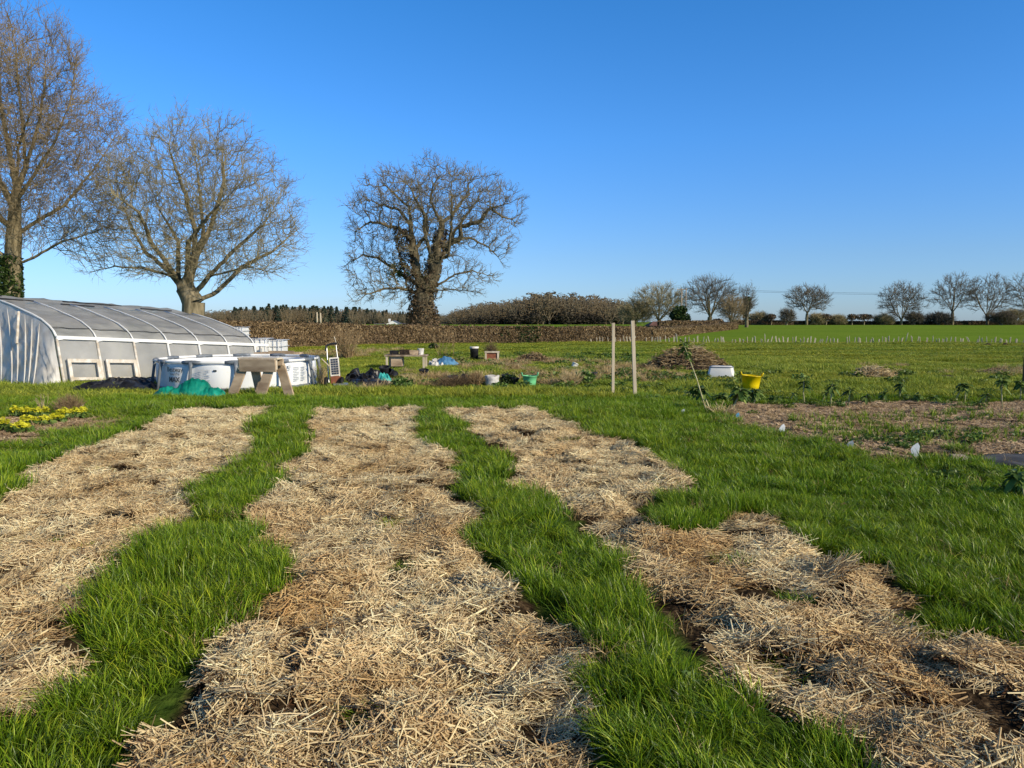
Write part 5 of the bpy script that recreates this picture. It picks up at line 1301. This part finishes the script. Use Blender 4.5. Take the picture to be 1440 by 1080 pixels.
for k, dz in enumerate((0, -.28)):
    A = Vector((pA[0] + .9 * k, pA[1] - .16, pA[2] - .03 + dz)); B = Vector((pB[0], pB[1] - .16, pB[2] - .03 + dz)); pts = []
    for i in range(25):
        u = i / 24; p = A.lerp(B, u); p.z -= 4 * u * (1 - u) * .75; pts.append(p - A)
    tag(MB().tube(pts, .022, 5).build('power_line', M['rubber'], None, A), ['upper overhead wire crossing the sky above the field', 'lower overhead wire crossing the sky above the field'][k], 'power line')
Yh = 290; x = X(553, Yh); z = hz(x, Yh); t = thing('house', 'white gabled house far beyond the hedge left of the oak', 'house', (x, Yh, z))
H1 = Zat(455.5, Yh) - z; H2 = Zat(450.8, Yh) - z
V = [(-2.6,0,-1),(2.6,0,-1),(2.6,0,H1),(0,0,H2),(-2.6,0,H1)]; V += [(a, 7, c) for a, b, c in V]
MB().add(V, [(0,1,2,3,4), (9,8,7,6,5), (0,5,6,1), (1,6,7,2), (4,9,5,0)]).build('wall', M['render'], t)
rf = MB().add([(-2.8,-.2,H1-.05),(0,-.2,H2+.08),(0,7.2,H2+.08),(-2.8,7.2,H1-.05),(2.8,-.2,H1-.05),(2.8,7.2,H1-.05)], [(0,1,2,3),(1,4,5,2)]).build('roof', M['slate'], t)
MB().box((-1.8, 3, H2 + .1), (.8, .8, 1.2)).build('chimney', M['render'], rf)
MB().box((-5, 2, H1 / 2 - .3), (4, 4, H1)).build('side_wing', M['render'], t); MB().box((-5, 2, H1 - .1), (4.3, 4.3, .5)).build('roof', M['slate'], t)
MB().box((.0, -.03, H1 - .5), (.8, .05, 1.0)).build('window', M['solar'], t)
x2 = X(570, Yh); t = thing('barn', 'long low slate roofed barn right of the white house', 'barn', (x2, Yh + 5, hz(x2, Yh + 5)))
MB().box((0, 0, H1 / 2 - .8), (7, 5, H1 + .4)).build('wall', M['boards'], t); MB().add([(-3.7,-2.7,H1-.7),(3.7,-2.7,H1-.7),(3.7,0,H1+.3),(-3.7,0,H1+.3),(3.7,2.7,H1-.7),(-3.7,2.7,H1-.7)], [(0,1,2,3),(3,2,4,5)]).build('roof', M['slate'], t)
Ys = 130
def shed(label, x0p, x1p, ridge, eave, m='tile'):
    x0, x1 = X(x0p, Ys), X(x1p, Ys); z = hz(x0, Ys); w = x1 - x0; zr, ze = Zat(ridge, Ys) - z, Zat(eave, Ys) - z
    t = thing('shed', label, 'shed', (x0, Ys, z))
    MB().box((w / 2, 2.5, ze / 2 - .2), (w, 5, ze + .4)).build('wall', M['boards'], t)
    MB().add([(-.3,-.3,ze),(w+.3,-.3,ze),(w*.85,2.5,zr),(w*.2,2.5,zr),(-.3,5.3,ze),(w+.3,5.3,ze)], [(0,1,2,3),(3,2,5,4),(0,3,4),(1,5,2)]).build('roof', M[m], t)
    MB().box((w * .3, -.03, ze * .45), (w * .3, .06, ze * .8)).build('door', M['black'], t)
shed('low shed with red brown hipped roof under the dark crowned tree', 914, 950, 452, 458)
shed('low shed with brown roof behind the small evergreen tree', 966, 996, 453.5, 458)

# small bits of stuff near: fallen leaves, stray tufts
r = np.random.default_rng(77); n = 90
for nm, lb in (('dead_leaves', 'scattered brown and orange dead leaves lying on the straw and grass'),):
    x, y = wedge(2.6, 12, .9, .5); z = height(x, y) + .05
    tag(link(nm, leaf_mesh(np.stack([x, y, z], 1), .05, r, .7, nm), M['hedge']), lb, 'dead leaves', kind='stuff')

# ---------------------------------------------------------------- light, sky, camera
SAZ, SEL = math.radians(125), math.radians(25)     # azimuth clockwise from +Y (view direction), elevation
sd = Vector((math.sin(SAZ) * math.cos(SEL), math.cos(SAZ) * math.cos(SEL), math.sin(SEL)))
su = bpy.data.lights.new('sun', 'SUN'); su.energy = 5.0; su.angle = math.radians(.5); su.color = (1, .87, .66)
so = bpy.data.objects.new('sun', su); COL.objects.link(so); so.rotation_euler = sd.to_track_quat('Z', 'Y').to_euler()
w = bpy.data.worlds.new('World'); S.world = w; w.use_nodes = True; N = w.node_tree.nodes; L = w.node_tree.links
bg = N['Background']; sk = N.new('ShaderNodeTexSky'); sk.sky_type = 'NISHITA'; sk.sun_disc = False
sk.sun_elevation = SEL; sk.sun_rotation = SAZ; sk.air_density = 1.0; sk.dust_density = .3; sk.ozone_density = 2.5; sk.altitude = 0
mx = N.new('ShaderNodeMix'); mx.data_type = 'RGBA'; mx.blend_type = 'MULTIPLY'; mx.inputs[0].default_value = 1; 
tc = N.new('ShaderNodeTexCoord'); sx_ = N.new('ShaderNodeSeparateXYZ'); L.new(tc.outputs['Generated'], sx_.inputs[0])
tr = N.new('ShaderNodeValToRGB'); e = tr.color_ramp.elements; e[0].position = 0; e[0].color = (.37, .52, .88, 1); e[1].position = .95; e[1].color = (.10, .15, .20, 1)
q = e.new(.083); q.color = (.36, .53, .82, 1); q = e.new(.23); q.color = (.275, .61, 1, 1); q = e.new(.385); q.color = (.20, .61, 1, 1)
q = e.new(.52); q.color = (.11, .22, .34, 1)  # sky overhead, out of view, darkened to cut fill light in the shadows
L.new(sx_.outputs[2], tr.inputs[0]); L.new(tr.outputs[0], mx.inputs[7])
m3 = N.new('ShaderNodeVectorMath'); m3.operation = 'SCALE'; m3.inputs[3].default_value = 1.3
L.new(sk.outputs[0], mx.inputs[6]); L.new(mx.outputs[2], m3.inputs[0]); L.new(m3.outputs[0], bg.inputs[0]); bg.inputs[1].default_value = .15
cam = bpy.data.cameras.new('camera'); co = bpy.data.objects.new('camera', cam); COL.objects.link(co)
cam.sensor_width = 36; cam.lens = 26; cam.clip_start = .05; cam.clip_end = 12000
co.location = (0, 0, CAMH); co.rotation_euler = (PI / 2 - PITCH, 0, 0)
S.camera = co
S.view_settings.view_transform = 'Standard'; S.view_settings.look = 'None'; S.view_settings.exposure = 0
S.cycles.max_bounces = 5; S.cycles.transparent_max_bounces = 8; S.cycles.use_denoising = True
